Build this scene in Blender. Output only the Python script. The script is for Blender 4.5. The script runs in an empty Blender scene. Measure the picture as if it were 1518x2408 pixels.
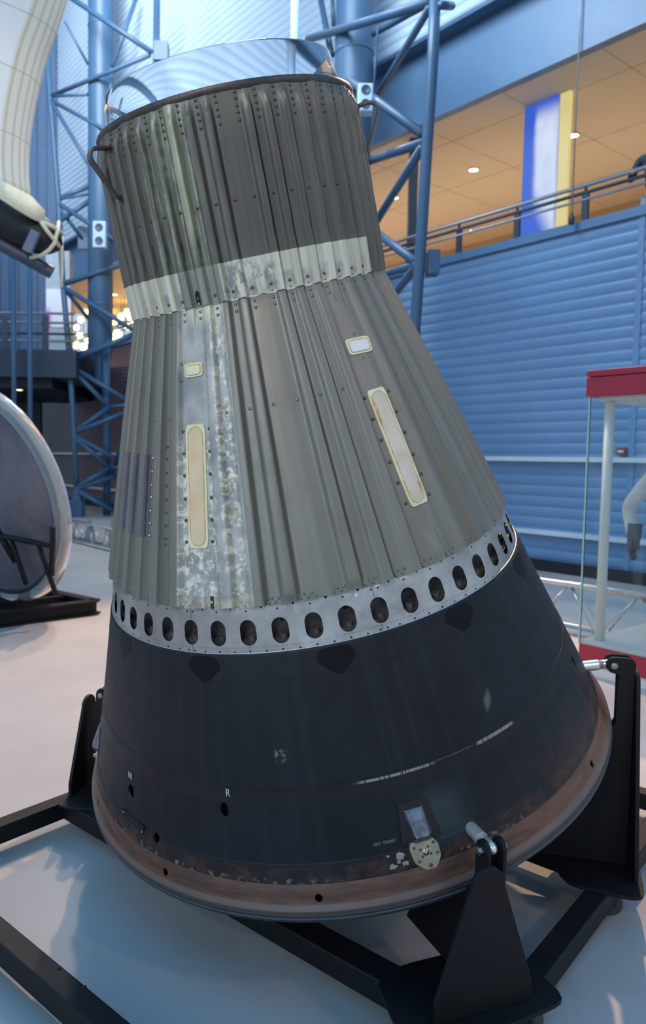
import bpy, bmesh, math, random
import numpy as np
from mathutils import Vector, Matrix
random.seed(7)
C = bpy.context.scene.collection
PI = math.pi
# ---------------------------------------------------------------- camera
F_PX, PX, PY = 1747.65, 645.12, 1191.07           # focal length and optical centre in pixels of the 1518x2408 frame
H = 1.52                                          # eye height
_up = np.array([0.01746181, -0.99781754, -0.06368085])
_fw = np.array([0, 0, 1.0]) - _up * _up[2]; _fw /= np.linalg.norm(_fw)
_rt = np.cross(_fw, _up); _rt = _rt if _rt[0] > 0 else -_rt
M = np.array([_rt, _fw, _up])
cam_d = bpy.data.cameras.new('camera'); cam = bpy.data.objects.new('camera', cam_d); C.objects.link(cam)
cam_d.sensor_fit = 'VERTICAL'; cam_d.sensor_height = 36; cam_d.sensor_width = 36
cam_d.lens = 36 * F_PX / 2408
cam_d.shift_x = (759 - PX) / 2408; cam_d.shift_y = -(1204 - PY) / 2408
cam_d.clip_start = 0.05; cam_d.clip_end = 300
R3 = Matrix(((M[0][0], -M[0][1], -M[0][2]), (M[1][0], -M[1][1], -M[1][2]), (M[2][0], -M[2][1], -M[2][2])))
cam.matrix_world = Matrix.Translation((0, 0, H)) @ R3.to_4x4()
cam_d.dof.use_dof = True; cam_d.dof.focus_distance = 2.2; cam_d.dof.aperture_fstop = 3.2
bpy.context.scene.camera = cam
vs = bpy.context.scene.view_settings
bpy.context.scene.display_settings.display_device = 'sRGB'
vs.view_transform = 'Standard'; vs.look = 'None'; vs.gamma = 1.0; vs.use_curve_mapping = False
vs.exposure = 0.0
bpy.context.scene.cycles.caustics_reflective = False
bpy.context.scene.cycles.sample_clamp_indirect = 4
# ---------------------------------------------------------------- world and large lights
world = bpy.data.worlds.new('hall_daylight'); bpy.context.scene.world = world
world.use_nodes = True
WN = world.node_tree
bg = WN.nodes['Background']
wtc = WN.nodes.new('ShaderNodeTexCoord'); wsep = WN.nodes.new('ShaderNodeSeparateXYZ'); wr = WN.nodes.new('ShaderNodeValToRGB')
WN.links.new(wtc.outputs['Generated'], wsep.inputs[0]); WN.links.new(wsep.outputs['Z'], wr.inputs[0])
e = wr.color_ramp.elements
e[0].position = 0.0; e[0].color = (0.38, 0.44, 0.50, 1)
m_ = e.new(0.38); m_.color = (0.30, 0.46, 0.64, 1)
e = wr.color_ramp.elements; e[2].position = 0.75; e[2].color = (0.10, 0.40, 0.85, 1)
WN.links.new(wr.outputs[0], bg.inputs[0])
bg.inputs[1].default_value = 1.40

def lamp(name, kind, loc, target, power, color, size=0.5, spot=None, blend=0.4, sy=None):
    d = bpy.data.lights.new(name, kind); o = bpy.data.objects.new(name, d); C.objects.link(o)
    o.location = loc; d.energy = power; d.color = color
    v = Vector(target) - Vector(loc); o.rotation_euler = v.to_track_quat('-Z', 'Y').to_euler()
    if kind == 'AREA':
        d.size = size
        if sy: d.shape = 'RECTANGLE'; d.size_y = sy
    else:
        d.shadow_soft_size = size
    if spot: d.spot_size = math.radians(spot); d.spot_blend = blend
    return o
WARM = (1.0, 0.62, 0.34)
lamp('spot_right', 'SPOT', (3.6, 9.0, 8.5), (-0.6, 2.6, 0.2), 2500, WARM, 0.10, 60)
lamp('spot_left', 'SPOT', (-0.2, 10.0, 8.5), (0.0, 3.0, 0.2), 2100, (1.0, 0.66, 0.40), 0.10, 60)
lamp('spot_floor_far', 'SPOT', (-1.5, 13.0, 12.0), (-3.0, 10.0, 0.0), 2300, (1.0, 0.78, 0.60), 0.3, 80)
lamp('front_fill_spot', 'SPOT', (-2.8, -5.0, 7.0), (0.1, 2.8, 1.95), 1250, (1.0, 0.80, 0.58), 0.5, 22, 0.6)  # added fill aimed at the capsule front, not a lamp of the hall
lamp('spot_front_right', 'SPOT', (5.5, -1.5, 6.0), (0.5, 2.8, 0.8), 240, (1.0, 0.62, 0.36), 0.3, 30)
lamp('window_wall_area', 'AREA', (-5.5, -6.0, 4.2), (0.2, 2.5, 0.6), 240, (0.50, 0.74, 1.0), 5)
lamp('upper_wall_fill_area', 'AREA', (-4.5, 10.0, 15.5), (-4.0, 20.0, 13.0), 850, (0.80, 0.90, 1.0), 6, sy=10).data.spread = math.radians(65)  # added area light out of frame, brightens the upper cladding
lamp('wing_fill_spot', 'SPOT', (-0.5, 1.5, 6.5), (-3.6, 8.2, 4.6), 520, (1.0, 0.90, 0.78), 0.5, 34, 0.8)  # added fill that lifts the fabric wing
lamp('blue_wall_fill_area', 'AREA', (-0.6, 8.9, 9.6), (3.4, 11.6, 3.6), 420, (0.70, 0.86, 1.0), 3)  # added area light above the frame, brightens the blue wall towards its top
# ---------------------------------------------------------------- picture -> place geometry
def ray(x, y): return M @ np.array([(x - PX) / F_PX, (y - PY) / F_PX, 1.0])
def fl(x, y, z=0.0):
    v = ray(x, y); t = (z - H) / v[2]; return Vector(v * t + np.array([0, 0, H]))
def dep(x, y, D):
    v = ray(x, y); return Vector(v * (D / v[1]) + np.array([0, 0, H]))
C0 = np.array([0.26369, 2.82308, H - 0.97]); AX = np.array([-0.20836982, -0.20760407, 0.95576282])
EX = np.array([0.02469295, -0.97801769, -0.20705471]); EY = np.array([0.97773835, -0.01954335, 0.20891573])
# wall frame: U runs along the wall away from us, NW points from the wall towards the hall
UW = np.array([-0.60976752, 0.79258032, 0]); NW = np.array([-0.79258032, -0.60976752, 0])
P0 = np.array(fl(1300, 1345))
def wp(x, y, perp=0.0):
    v = ray(x, y); o = np.array([0, 0, H]); t = (NW @ (P0 + NW * perp - o)) / (NW @ v)
    return Vector(o + v * t)
def wq(a, perp, z): return Vector(P0 + UW * a + NW * perp + np.array([0, 0, z]))
# ---------------------------------------------------------------- mesh helpers
def obj(name, bm, m, parent=None, smooth=False, mats=None):
    me = bpy.data.meshes.new(name)
    if isinstance(bm, bmesh.types.BMesh):
        bm.normal_update(); bm.to_mesh(me); bm.free()
    else: me = bm
    if mats:
        for q in mats: me.materials.append(q)
    else: me.materials.append(m)
    if smooth:
        me.polygons.foreach_set('use_smooth', [True] * len(me.polygons))
    o = bpy.data.objects.new(name, me); C.objects.link(o)
    if parent is not None: o.parent = parent
    return o
def sharp(o, ang=35):
    me = o.data
    me.polygons.foreach_set('use_smooth', [True] * len(me.polygons))
    try: me.set_sharp_from_angle(angle=math.radians(ang))
    except Exception: pass
    return o
def tag(o, label, cat, group=None, kind=None):
    if label: o['label'] = label
    if cat: o['category'] = cat
    if group: o['group'] = group
    if kind: o['kind'] = kind
    return o
def thing(name, label, cat, loc=(0, 0, 0), group=None, rot=None):
    o = bpy.data.objects.new(name, None); C.objects.link(o); o.location = loc; o.empty_display_size = 0.1
    if rot is not None: o.rotation_euler = rot
    return tag(o, label, cat, group)
def struct(name, bm, m, smooth=False):
    o = obj(name, bm, m, None, smooth); o['kind'] = 'structure'; return o
def NB(): return bmesh.new()
def box(bm, lo, hi, mtx=None):
    lo = Vector(lo); hi = Vector(hi)
    c = [Vector((x, y, z)) for x in (lo.x, hi.x) for y in (lo.y, hi.y) for z in (lo.z, hi.z)]
    if mtx is not None: c = [mtx @ p for p in c]
    v = [bm.verts.new(p) for p in c]
    for f in ((0, 1, 3, 2), (4, 6, 7, 5), (0, 4, 5, 1), (2, 3, 7, 6), (0, 2, 6, 4), (1, 5, 7, 3)): bm.faces.new([v[i] for i in f])
def bar(bm, a, b, w, h=None, up=(0, 0, 1)):
    a = Vector(a); b = Vector(b); h = h or w; d = (b - a); L = d.length; d.normalize()
    s = d.cross(Vector(up));
    if s.length < 1e-4: s = d.cross(Vector((1, 0, 0)))
    s.normalize(); t = s.cross(d)
    m = Matrix((s, d, t)).transposed().to_4x4(); m.translation = a
    box(bm, (-w / 2, 0, -h / 2), (w / 2, L, h / 2), m)
def tube(bm, pts, r, n=12, cap=True, radii=None):
    pts = [Vector(p) for p in pts]; rings = []
    prev = None
    for i, p in enumerate(pts):
        d = (pts[min(i + 1, len(pts) - 1)] - pts[max(i - 1, 0)]).normalized()
        if prev is None:
            s = d.cross(Vector((0, 0, 1)))
            if s.length < 1e-3: s = d.cross(Vector((1, 0, 0)))
        else: s = prev - d * prev.dot(d)
        s.normalize(); prev = s; t = d.cross(s)
        rr = radii[i] if radii else r
        rings.append([bm.verts.new(p + (s * math.cos(2 * PI * k / n) + t * math.sin(2 * PI * k / n)) * rr) for k in range(n)])
    for a, b in zip(rings, rings[1:]):
        for k in range(n): bm.faces.new((a[k], a[(k + 1) % n], b[(k + 1) % n], b[k]))
    if cap: bm.faces.new(rings[0][::-1]); bm.faces.new(rings[-1])
def lathe(bm, prof, n=48, mtx=None, close=False):
    rings = []
    for r, z in prof:
        rings.append([bm.verts.new((mtx @ Vector((r * math.cos(2 * PI * k / n), r * math.sin(2 * PI * k / n), z))) if mtx is not None else Vector((r * math.cos(2 * PI * k / n), r * math.sin(2 * PI * k / n), z))) for k in range(n)])
    for a, b in zip(rings, rings[1:]):
        for k in range(n): bm.faces.new((a[k], a[(k + 1) % n], b[(k + 1) % n], b[k]))
    if close: bm.faces.new(rings[0][::-1]); bm.faces.new(rings[-1])
def prism(bm, poly, mtx, t0, t1):
    """polygon (x,y) extruded from z=t0 to t1 in the frame mtx"""
    a = [bm.verts.new(mtx @ Vector((x, y, t0))) for x, y in poly]; b = [bm.verts.new(mtx @ Vector((x, y, t1))) for x, y in poly]
    bm.faces.new(a[::-1]); bm.faces.new(b)
    n = len(poly)
    for k in range(n): bm.faces.new((a[k], a[(k + 1) % n], b[(k + 1) % n], b[k]))
def frame(o, x, y):
    """matrix with origin o, x axis, y axis, z = x cross y"""
    x = Vector(x).normalized(); y = Vector(y); z = x.cross(y).normalized(); y = z.cross(x)
    m = Matrix((x, y, z)).transposed().to_4x4(); m.translation = Vector(o); return m
def bevel(o, w=0.003, seg=2):
    md = o.modifiers.new('bevel', 'BEVEL'); md.width = w; md.segments = seg; md.limit_method = 'ANGLE'; md.angle_limit = math.radians(40)
    return o
# ---------------------------------------------------------------- material helpers
def lin(h):
    v = [int(h[i:i + 2], 16) / 255 for i in (0, 2, 4)]
    return tuple(((c + 0.055) / 1.055) ** 2.4 if c > 0.04045 else c / 12.92 for c in v) + (1,)
class NT:
    def __init__(s, name):
        s.m = bpy.data.materials.new(name); s.m.use_nodes = True; s.t = s.m.node_tree
        s.b = s.t.nodes['Principled BSDF']; s.out = s.t.nodes['Material Output']
    def n(s, k, **kw):
        q = s.t.nodes.new('ShaderNode' + k)
        for a, b in kw.items(): setattr(q, a, b)
        return q
    def set(s, sock, v):
        if hasattr(v, 'is_output'): s.t.links.new(v, sock)
        else:
            if isinstance(v, tuple) and len(v) == 3 and sock.type == 'RGBA': v = v + (1,)
            sock.default_value = v
    def math(s, op, a, b=0.0, c=0.0, clamp=False):
        q = s.n('Math', operation=op); q.use_clamp = clamp
        for i, v in enumerate((a, b, c)): s.set(q.inputs[i], v)
        return q.outputs[0]
    def mix(s, f, a, b, mode='MIX'):
        q = s.n('Mix', data_type='RGBA', blend_type=mode); s.set(q.inputs[0], f); s.set(q.inputs[6], a); s.set(q.inputs[7], b); return q.outputs[2]
    def obj(s): return s.n('TexCoord').outputs['Object']
    def uv(s):
        q = s.n('SeparateXYZ'); s.t.links.new(s.n('TexCoord').outputs['UV'], q.inputs[0]); return q.outputs[0], q.outputs[1]
    def xyz(s, v):
        q = s.n('SeparateXYZ'); s.t.links.new(v, q.inputs[0]); return q.outputs
    def comb(s, x, y, z=0.0):
        q = s.n('CombineXYZ')
        for i, v in enumerate((x, y, z)): s.set(q.inputs[i], v)
        return q.outputs[0]
    def noise(s, vec, scale, detail=4.0, rough=0.55):
        q = s.n('TexNoise'); s.set(q.inputs['Vector'], vec); s.set(q.inputs['Scale'], scale); s.set(q.inputs['Detail'], detail); s.set(q.inputs['Roughness'], rough)
        return q.outputs['Fac']
    def vor(s, vec, scale):
        q = s.n('TexVoronoi'); s.set(q.inputs['Vector'], vec); s.set(q.inputs['Scale'], scale); return q.outputs['Distance']
    def step(s, x, a, b):
        q = s.n('MapRange', interpolation_type='SMOOTHSTEP'); s.set(q.inputs[0], x); s.set(q.inputs[1], a); s.set(q.inputs[2], b); return q.outputs[0]
    def band(s, x, a, b, soft=0.01):
        return s.math('MULTIPLY', s.step(x, a - soft, a + soft), s.math('SUBTRACT', 1.0, s.step(x, b - soft, b + soft)))
    def mul(s, a, b): return s.math('MULTIPLY', a, b)
    def bump(s, h, strength=0.3, dist=0.002):
        q = s.n('Bump'); s.set(q.inputs['Height'], h); s.set(q.inputs['Strength'], strength); s.set(q.inputs['Distance'], dist)
        s.t.links.new(q.outputs[0], s.b.inputs['Normal'])
    def fin(s, color=None, rough=None, metal=None, **kw):
        if color is not None: s.set(s.b.inputs['Base Color'], color)
        if rough is not None: s.set(s.b.inputs['Roughness'], rough)
        if metal is not None: s.set(s.b.inputs['Metallic'], metal)
        for k, v in kw.items(): s.set(s.b.inputs[k.replace('_', ' ')], v)
        return s.m
def plain(name, hexc, rough=0.5, metal=0.0, var=0.12, scale=8.0, bump=0.0, **kw):
    t = NT(name); c = lin(hexc); o = t.obj()
    nz = t.noise(o, scale, 5)
    dark = tuple(x * (1 - var) for x in c[:3]); lite = tuple(min(1, x * (1 + var)) for x in c[:3])
    col = t.mix(t.step(nz, 0.3, 0.7), dark, lite)
    if bump: t.bump(nz, bump, 0.003)
    return t.fin(col, t.math('MULTIPLY_ADD', nz, 0.2, rough - 0.1), metal, **kw)
def emit(name, col, strength):
    t = NT(name); t.fin((0.08, 0.08, 0.08), 0.4, 0.0); t.set(t.b.inputs['Emission Color'], col); t.b.inputs['Emission Strength'].default_value = strength; return t.m
M_black = plain('black_painted_steel', '100e0f', 0.6, 0.0, 0.15, 6, Specular_IOR_Level=0.3)
M_blackd = plain('black_caster_rubber', '3a3c3a', 0.7, 0.0, 0.2, 20)
M_chrome = plain('polished_steel', 'e6e0d6', 0.28, 0.75, 0.05, 5)
M_bolt = plain('bolt_steel', 'a8a49c', 0.3, 1.0, 0.1, 20)
M_bluesteel = plain('blue_painted_steel', '3d5a76', 0.42, 0.0, 0.08, 2)
M_bluepipe = plain('blue_pipe_paint', '3b5a76', 0.45, 0.0, 0.06, 2)
M_alu = plain('aluminium_rail', 'c4c0bc', 0.28, 0.9, 0.06, 6)
M_railgrey = plain('grey_handrail', '9a9aa0', 0.35, 0.6, 0.05, 6)
M_darkpost = plain('dark_blue_grey_post', '3a4452', 0.45, 0.1, 0.08, 4)
M_white = plain('white_powder_coat', 'e6e6e0', 0.4, 0, 0.03, 4)
M_red = plain('red_display_laminate', 'a4243a', 0.4, 0, 0.05, 3)
M_darkhole = plain('dark_recess', '0b0a0a', 0.8, 0, 0.1, 10)
# ================================================================ floor
def floor_mat():
    t = NT('polished_concrete_floor'); o = t.obj()
    n1 = t.noise(o, 0.6, 5); n2 = t.noise(o, 3.0, 6, 0.65); n3 = t.noise(o, 30, 3)
    c = t.mix(t.step(n1, 0.3, 0.7), lin('a8a29c'), lin('b8b0a8'))
    c = t.mix(t.mul(t.step(n2, 0.45, 0.75), 0.35), c, lin('978f88'))
    c = t.mix(t.mul(t.step(n3, 0.68, 0.8), 0.25), c, lin('7c746c'))
    t.bump(n3, 0.05, 0.001)
    return t.fin(c, t.math('MULTIPLY_ADD', n2, 0.25, 0.22), 0.0, Specular_IOR_Level=0.5)
bm = NB()
g = [bm.verts.new(p) for p in ((-40, -8, 0), (16, -8, 0), (16, 45, 0), (-40, 45, 0))]; bm.faces.new(g)
struct('floor', bm, floor_mat())
# ================================================================ capsule
CAP = thing('space_capsule', 'large bell-shaped capsule of corrugated grey metal and dark cone tilted in a black cradle', 'space capsule')
mc = Matrix(((EX[0], EY[0], AX[0]), (EX[1], EY[1], AX[1]), (EX[2], EY[2], AX[2]))).to_4x4(); mc.translation = Vector(C0); CAP.matrix_world = mc
ZR = [(-.25, .96), (0, .96), (.0634, .9243), (.6506, .7239), (.7726, .6905), (1.5779, .4075), (1.6803, .4085), (2.1115, .3970), (2.3, .397)]
def rz(z):
    for (z0, r0), (z1, r1) in zip(ZR, ZR[1:]):
        if z <= z1: return r0 + (r1 - r0) * (z - z0) / (z1 - z0)
    return ZR[-1][1]
def slope(z): return (rz(z + .002) - rz(z - .002)) / .004
def P(az, z, off=0.0):
    a = math.radians(az); r = rz(z); k = slope(z); n = math.hypot(1, k)
    r2 = r + off / n; z2 = z - off * k / n
    return Vector((r2 * math.cos(a), r2 * math.sin(a), z2))
def SF(az, z, off=0.0):
    """frame on the capsule skin: x along the hoop, y up the skin, z outwards"""
    a = math.radians(az); k = slope(z); x = Vector((-math.sin(a), math.cos(a), 0)); y = Vector((k * math.cos(a), k * math.sin(a), 1)).normalized()
    return frame(P(az, z, off), x, y)
G0 = 1.85
OFFS = [-3.75, -3.2, -2.75, -2.4, -2.0, -1.6, -1.25, -0.6, 0.1, 0.75, 1.05, 1.2, 1.35, 1.5, 1.75, 2.1, 2.6, 3.2]
def bead(o):
    def ss(x, a, b):
        x = max(0, min(1, (x - a) / (b - a))); return x * x * (3 - 2 * x)
    return ss(o, -2.8, -1.3) * (1 - ss(o, .95, 1.55)) * (1 + .12 * math.cos(o * .9)) - .50 * ss(o, 1.3, 1.55) * (1 - ss(o, 1.75, 2.2))
def uvset(me, uvs):
    l = me.uv_layers.new(name='UVMap')
    vi = np.zeros(len(me.loops), int); me.loops.foreach_get('vertex_index', vi)
    l.data.foreach_set('uv', np.array(uvs, float)[vi].ravel())
def corrugated(name, zs, hfun, offs, m, lo=None, scal=0.0):
    V = []; UV = []; Fc = []
    az = []
    for k in range(-24, 24):
        for o in OFFS: az.append((k, o))
    az.append((24, -3.75)); n = len(az)
    for z in zs:
        for k, o in az:
            a = G0 + 7.5 * k + o
            zz = z
            if scal and z == zs[0]: zz = z + scal * math.exp(-((o) / 1.3) ** 2)
            p = P(a, zz, offs + hfun(k, o, z)); V.append(p); UV.append((a, zz))
    for i in range(len(zs) - 1):
        for j in range(n - 1):
            a = i * n + j; Fc.append((a, a + 1, a + n + 1, a + n))
    me = bpy.data.meshes.new(name); me.from_pydata([tuple(v) for v in V], [], Fc); uvset(me, UV); me.update()
    o = obj(name, me, m, CAP, True); return sharp(o, 60)
def fade(x, a, b):
    x = max(0, min(1, (x - a) / (b - a))); return x * x * (3 - 2 * x)
def h_cyl(k, o, z):
    if k == 0: return 0.0
    h = .0110 * bead(o) * (1 - fade(z, 2.035, 2.098))
    if 2.03 < z < 2.1: h += .004 * math.exp(-(o / .5) ** 2) * math.sin(PI * (z - 2.03) / .07)
    h -= .004 * math.exp(-((z - 1.735) / .02) ** 2) * math.exp(-((o - 1.2) / .5) ** 2)
    return h + .0015 * math.sin(z * 31 + k * 2.3) * math.exp(-(o / 3) ** 2) * fade(z, 1.7, 1.9)
def h_cone(k, o, z):
    g = 1.0
    if k == 0: g = 0
    if k in (-4, 4): g = fade(z, 1.50, 1.575) + (1 - fade(z, .80, .86)) * .7
    if k in (1, -1): g = fade(z, .78, .80) * 1.0 + .4
    w = 1.0 - .35 * fade(z, 1.2, 1.58)
    return .0125 * bead(o / (1.02)) * min(g, 1) * w
def metal_mat(name, cone):
    t = NT(name); u, v = t.uv()
    w = t.comb(t.mul(u, 0.012), v, 0.0)
    streak = t.noise(t.comb(t.mul(u, 0.35), t.mul(v, 1.6), 1.0), 1.0, 5, 0.6)
    fine = t.noise(t.comb(t.mul(u, 1.6), t.mul(v, 3.0), 2.0), 2.0, 4, 0.6)
    blot = t.noise(w, 6.0, 6, 0.65); blot2 = t.noise(w, 22.0, 6, 0.7); dots = t.noise(w, 130.0, 2, 0.5)
    if cone: a, b, c3 = lin('716d63'), lin('7f7b70'), lin('6b6455')
    else: a, b, c3 = lin('58564f'), lin('6a675d'), lin('5a5344')
    col = t.mix(t.step(streak, 0.3, 0.7), a, b)
    col = t.mix(t.mul(t.step(blot, 0.5, 0.72), 0.45), col, c3)
    col = t.mix(t.mul(t.step(fine, 0.4, 0.75), 0.14), col, lin('7e7f7a'))
    col = t.mix(t.mul(t.step(dots, 0.70, 0.78), 0.55), col, lin('40392e'))
    rn = t.math('SUBTRACT', blot2, 0.5)
    uj = t.math('MULTIPLY_ADD', rn, 1.2, u); vj = t.math('MULTIPLY_ADD', rn, 0.012, v)
    if cone:
        # brownish strips to the right
        col = t.mix(t.mul(t.band(uj, 40.5, 47, .6), t.mul(t.step(streak, .35, .6), .5)), col, lin('645648'))
        # bare, corroded panel
        m1 = t.mul(t.band(u, -34.6, -14.1, .08), t.band(v, .70, 1.585, .003))
        pc = t.mix(t.step(blot, 0.35, 0.65), lin('868684'), lin('b0ada4'))
        lace = t.noise(w, 46.0, 8, 0.75)
        crust = t.mul(t.step(t.math('MULTIPLY_ADD', blot2, .6, t.mul(lace, .55)), 0.56, 0.62), t.math('MAXIMUM', t.band(uj, -20.3, -15.0, .9), t.mul(t.band(uj, -36, -22, 1.5), t.math('SUBTRACT', 1.0, t.step(vj, 1.16, 1.28)))))
        spots = t.step(t.vor(w, 60.0), 0.35, 0.55)
        pc = t.mix(t.mul(crust, t.math('MULTIPLY_ADD', spots, .5, .5)), pc, lin('d8d3bd'))
        pc = t.mix(t.mul(t.mul(t.band(uj, -19.6, -16.0, .6), t.step(blot2, .52, .62)), .7), pc, lin('6f6557'))
        pc = t.mix(t.mul(t.math('SUBTRACT', 1.0, t.step(v, .806, .808)), .85), pc, t.mix(t.step(blot2, .4, .6), lin('8d8078'), lin('b0a894')))
        pc = t.mix(t.mul(t.band(u, -25.6, -24.6, .1), t.mul(t.math('SUBTRACT', 1.0, t.step(v, .806, .808)), t.step(v, .77, .775))), pc, lin('22201f'))
        pc = t.mix(t.mul(t.step(v, 1.50, 1.57), t.mul(t.band(uj, -33, -15, 1), .7)), pc, lin('cfc9b2'))
        col = t.mix(m1, col, pc)
        rough = t.math('MULTIPLY_ADD', blot2, 0.25, 0.33)
        t.bump(t.math('MULTIPLY_ADD', dots, .3, blot2), 0.18, 0.002)
        return t.fin(col, rough, t.math('MULTIPLY_ADD', m1, -0.25, 0.38))
    # cylinder: greenish bare streaks and the painted white band above the neck
    sx = t.noise(t.comb(t.mul(u, 0.9), t.mul(v, 2.2), 5.0), 1.0, 4, .6)
    m2 = t.mul(t.band(uj, -38.0, -14.5, 2.0), t.step(sx, .42, .62))
    col = t.mix(t.mul(m2, .7), col, t.mix(t.step(blot2, .4, .6), lin('7c8070'), lin('a9ab92')))
    m2b = t.mul(t.band(uj, -22.5, -19.0, .8), t.mul(t.step(v, 1.70, 1.8), .55))
    col = t.mix(m2b, col, lin('b5b498'))
    dk = t.mul(t.band(u, -6.2, 52, .8), t.band(v, 1.69, 2.02, .05))
    col = t.mix(t.mul(dk, .35), col, lin('3c3836'))
    wl = t.math('MAXIMUM', t.math('SUBTRACT', 1.0, t.step(u, -31.5, -31.3)), t.step(u, -12.9, -12.7))
    wl = t.mul(wl, t.math('SUBTRACT', 1.0, t.step(u, 54.2, 54.4)))
    m3 = t.mul(t.math('SUBTRACT', 1.0, t.step(v, 1.6795, 1.6808)), wl)
    wc = t.mix(t.step(streak, .35, .65), lin('b9b7a2'), lin('d6d3c2'))
    pit = t.mul(t.mul(t.band(uj, -12.5, 8.0, 1.5), t.band(vj, 1.585, 1.675, .02)), t.step(blot2, .46, .56))
    wc = t.mix(t.mul(pit, .8), wc, lin('6f767c'))
    arch = t.mul(t.band(t.math('ABSOLUTE', t.math('SUBTRACT', t.math('PINGPONG', t.math('SUBTRACT', u, 1.85), 3.75), 3.0)), -1.0, 1.1, .2), t.band(vj, 1.586, 1.628, .008))
    wc = t.mix(t.mul(arch, t.mul(t.step(blot, .35, .6), .75)), wc, lin('7c7d84'))
    m4 = t.mul(t.math('SUBTRACT', 1.0, t.step(v, 1.6795, 1.6808)), t.band(u, -31.4, -12.8, .1))
    col = t.mix(t.mul(m4, .6), col, lin('9a9b90'))
    col = t.mix(t.mul(m3, .93), col, wc)
    t.bump(t.math('MULTIPLY_ADD', dots, .3, blot2), 0.15, 0.002)
    return t.fin(col, t.math('MULTIPLY_ADD', blot2, 0.25, 0.34), t.math('MULTIPLY_ADD', m3, -0.25, 0.35))
M_cone = metal_mat('weathered_corrugated_metal_cone', True)
M_cyl = metal_mat('weathered_corrugated_metal_cylinder', False)
zs = [1.575, 1.582, 1.59, 1.61, 1.64, 1.68] + [1.68 + .02 * i for i in range(1, 18)] + [2.03, 2.04, 2.05, 2.06, 2.07, 2.08, 2.09, 2.098, 2.104]
cyl = corrugated('recovery_cylinder', zs, h_cyl, 0.002, M_cyl, scal=.006)
zs = [.7726, .78, .79, .80, .82, .84, .86] + [.9 + .05 * i for i in range(13)] + [1.52, 1.54, 1.56, 1.58, 1.60]
con = corrugated('conical_section', zs, h_cone, 0.0, M_cone, scal=.003)
# dark liner inside so that nothing shows through
bm = NB(); lathe(bm, [(.60, .80), (.36, 1.62), (.36, 2.09), (.10, 2.09)], 96, close=True); obj('inner_pressure_vessel', bm, M_darkhole, CAP, True)
# upper rim
M_rim = plain('dark_rim_metal', '4a4240', 0.45, 0.5, 0.25, 30)
bm = NB(); lathe(bm, [(.385, 2.088), (.3975, 2.092), (.4015, 2.098), (.4025, 2.108), (.399, 2.1145), (.386, 2.1150), (.372, 2.110), (.372, 2.09)], 192)
sharp(obj('upper_rim', bm, M_rim, CAP), 50)
# ---- slotted ring
def ring_mat():
    t = NT('brushed_ring_metal'); u, v = t.uv(); w = t.comb(t.mul(u, .012), v, 0)
    n1 = t.noise(w, 7, 6, .65); n2 = t.noise(w, 60, 4)
    c = t.mix(t.step(n1, .3, .7), lin('989694'), lin('c2c0bd'))
    c = t.mix(t.mul(t.step(u, 14, 70), .35), c, lin('84746a'))
    sc = t.mul(t.mul(t.band(t.math('MULTIPLY_ADD', n1, .01, v), .6685, .6725, .001), t.step(t.noise(t.comb(u, v, 0), 8, 2), .45, .6)), .5)
    c = t.mix(sc, c, lin('6a6258'))
    sp = t.mul(t.step(t.noise(w, 16, 5, .7), .56, .62), t.mul(t.step(v, .748, .756), t.band(u, 5, 24, 2)))
    c = t.mix(sp, c, lin('e6e8ea'))
    t.bump(n2, .06, .001)
    return t.fin(c, t.math('MULTIPLY_ADD', n1, .3, .28), .75)
M_ring = ring_mat()
V = []; UV = []; Fc = []; MI = []
NH = 44; zc, zl, zh = .7055, .6506, .7765
for k in range(48):
    ac = -1.85 + 7.5 * k; rings = []
    for L in range(4):
        row = []
        for j in range(NH):
            th = 2 * PI * j / NH; cx_, sy_ = math.cos(th), math.sin(th)
            hx = .024 * cx_; hy = .024 * sy_ + (.0105 if sy_ > 1e-6 else (-.0105 if sy_ < -1e-6 else 0))
            W2 = math.radians(3.75) * rz(zc)
            # outer rectangle point in a matching direction
            sc = min((1 / abs(cx_)) if abs(cx_) > 1e-6 else 1e9, (1 / abs(sy_)) if abs(sy_) > 1e-6 else 1e9)
            ox = W2 * max(-1, min(1, cx_ * sc)); oy = sy_ * sc * ((zh - zc) if sy_ > 0 else (zc - zl))
            f = (0, .12, .5, 1)[L]
            x = hx + (ox - hx) * f; y = hy + (oy - hy) * f
            az = ac + math.degrees(x / rz(zc)); z = zc + y
            row.append(len(V)); V.append(tuple(P(az, z, -.004))); UV.append((az, z))
        rings.append(row)
    for a, b in zip(rings, rings[1:]):
        for j in range(NH):
            Fc.append((a[j], b[j], b[(j + 1) % NH], a[(j + 1) % NH])); MI.append(0)
def disc(az, z, r, off, n=10):
    fr = SF(az, z, off); i0 = len(V)
    for j in range(n):
        V.append(tuple(fr @ Vector((r * math.cos(2 * PI * j / n), r * math.sin(2 * PI * j / n), 0)))); UV.append((az, z))
    Fc.append(tuple(range(i0, i0 + n))); MI.append(1)
for k in range(48):
    a = -1.85 + 7.5 * k
    for z in (.7635, .6556):
        if k in (2, 44) : disc(a - .85, z, .0028, -.0035); disc(a + .85, z, .0028, -.0035)
        else: disc(a, z, .0028, -.0035)
for a in (-31.6, 12.75):
    for z0, z1 in ((.6515, .669), (.742, .772)):
        i0 = len(V)
        for q in ((a - .05, z0), (a + .05, z0), (a + .05, z1), (a - .05, z1)): V.append(tuple(P(q[0], q[1], -.0036))); UV.append(q)
        Fc.append((i0, i0 + 1, i0 + 2, i0 + 3)); MI.append(1)
me = bpy.data.meshes.new('slotted_ring'); me.from_pydata(V, [], Fc); uvset(me, UV)
ring = obj('slotted_ring', me, None, CAP, False, mats=[M_ring, M_darkhole]); me.polygons.foreach_set('material_index', MI); sharp(ring, 40)
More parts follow.
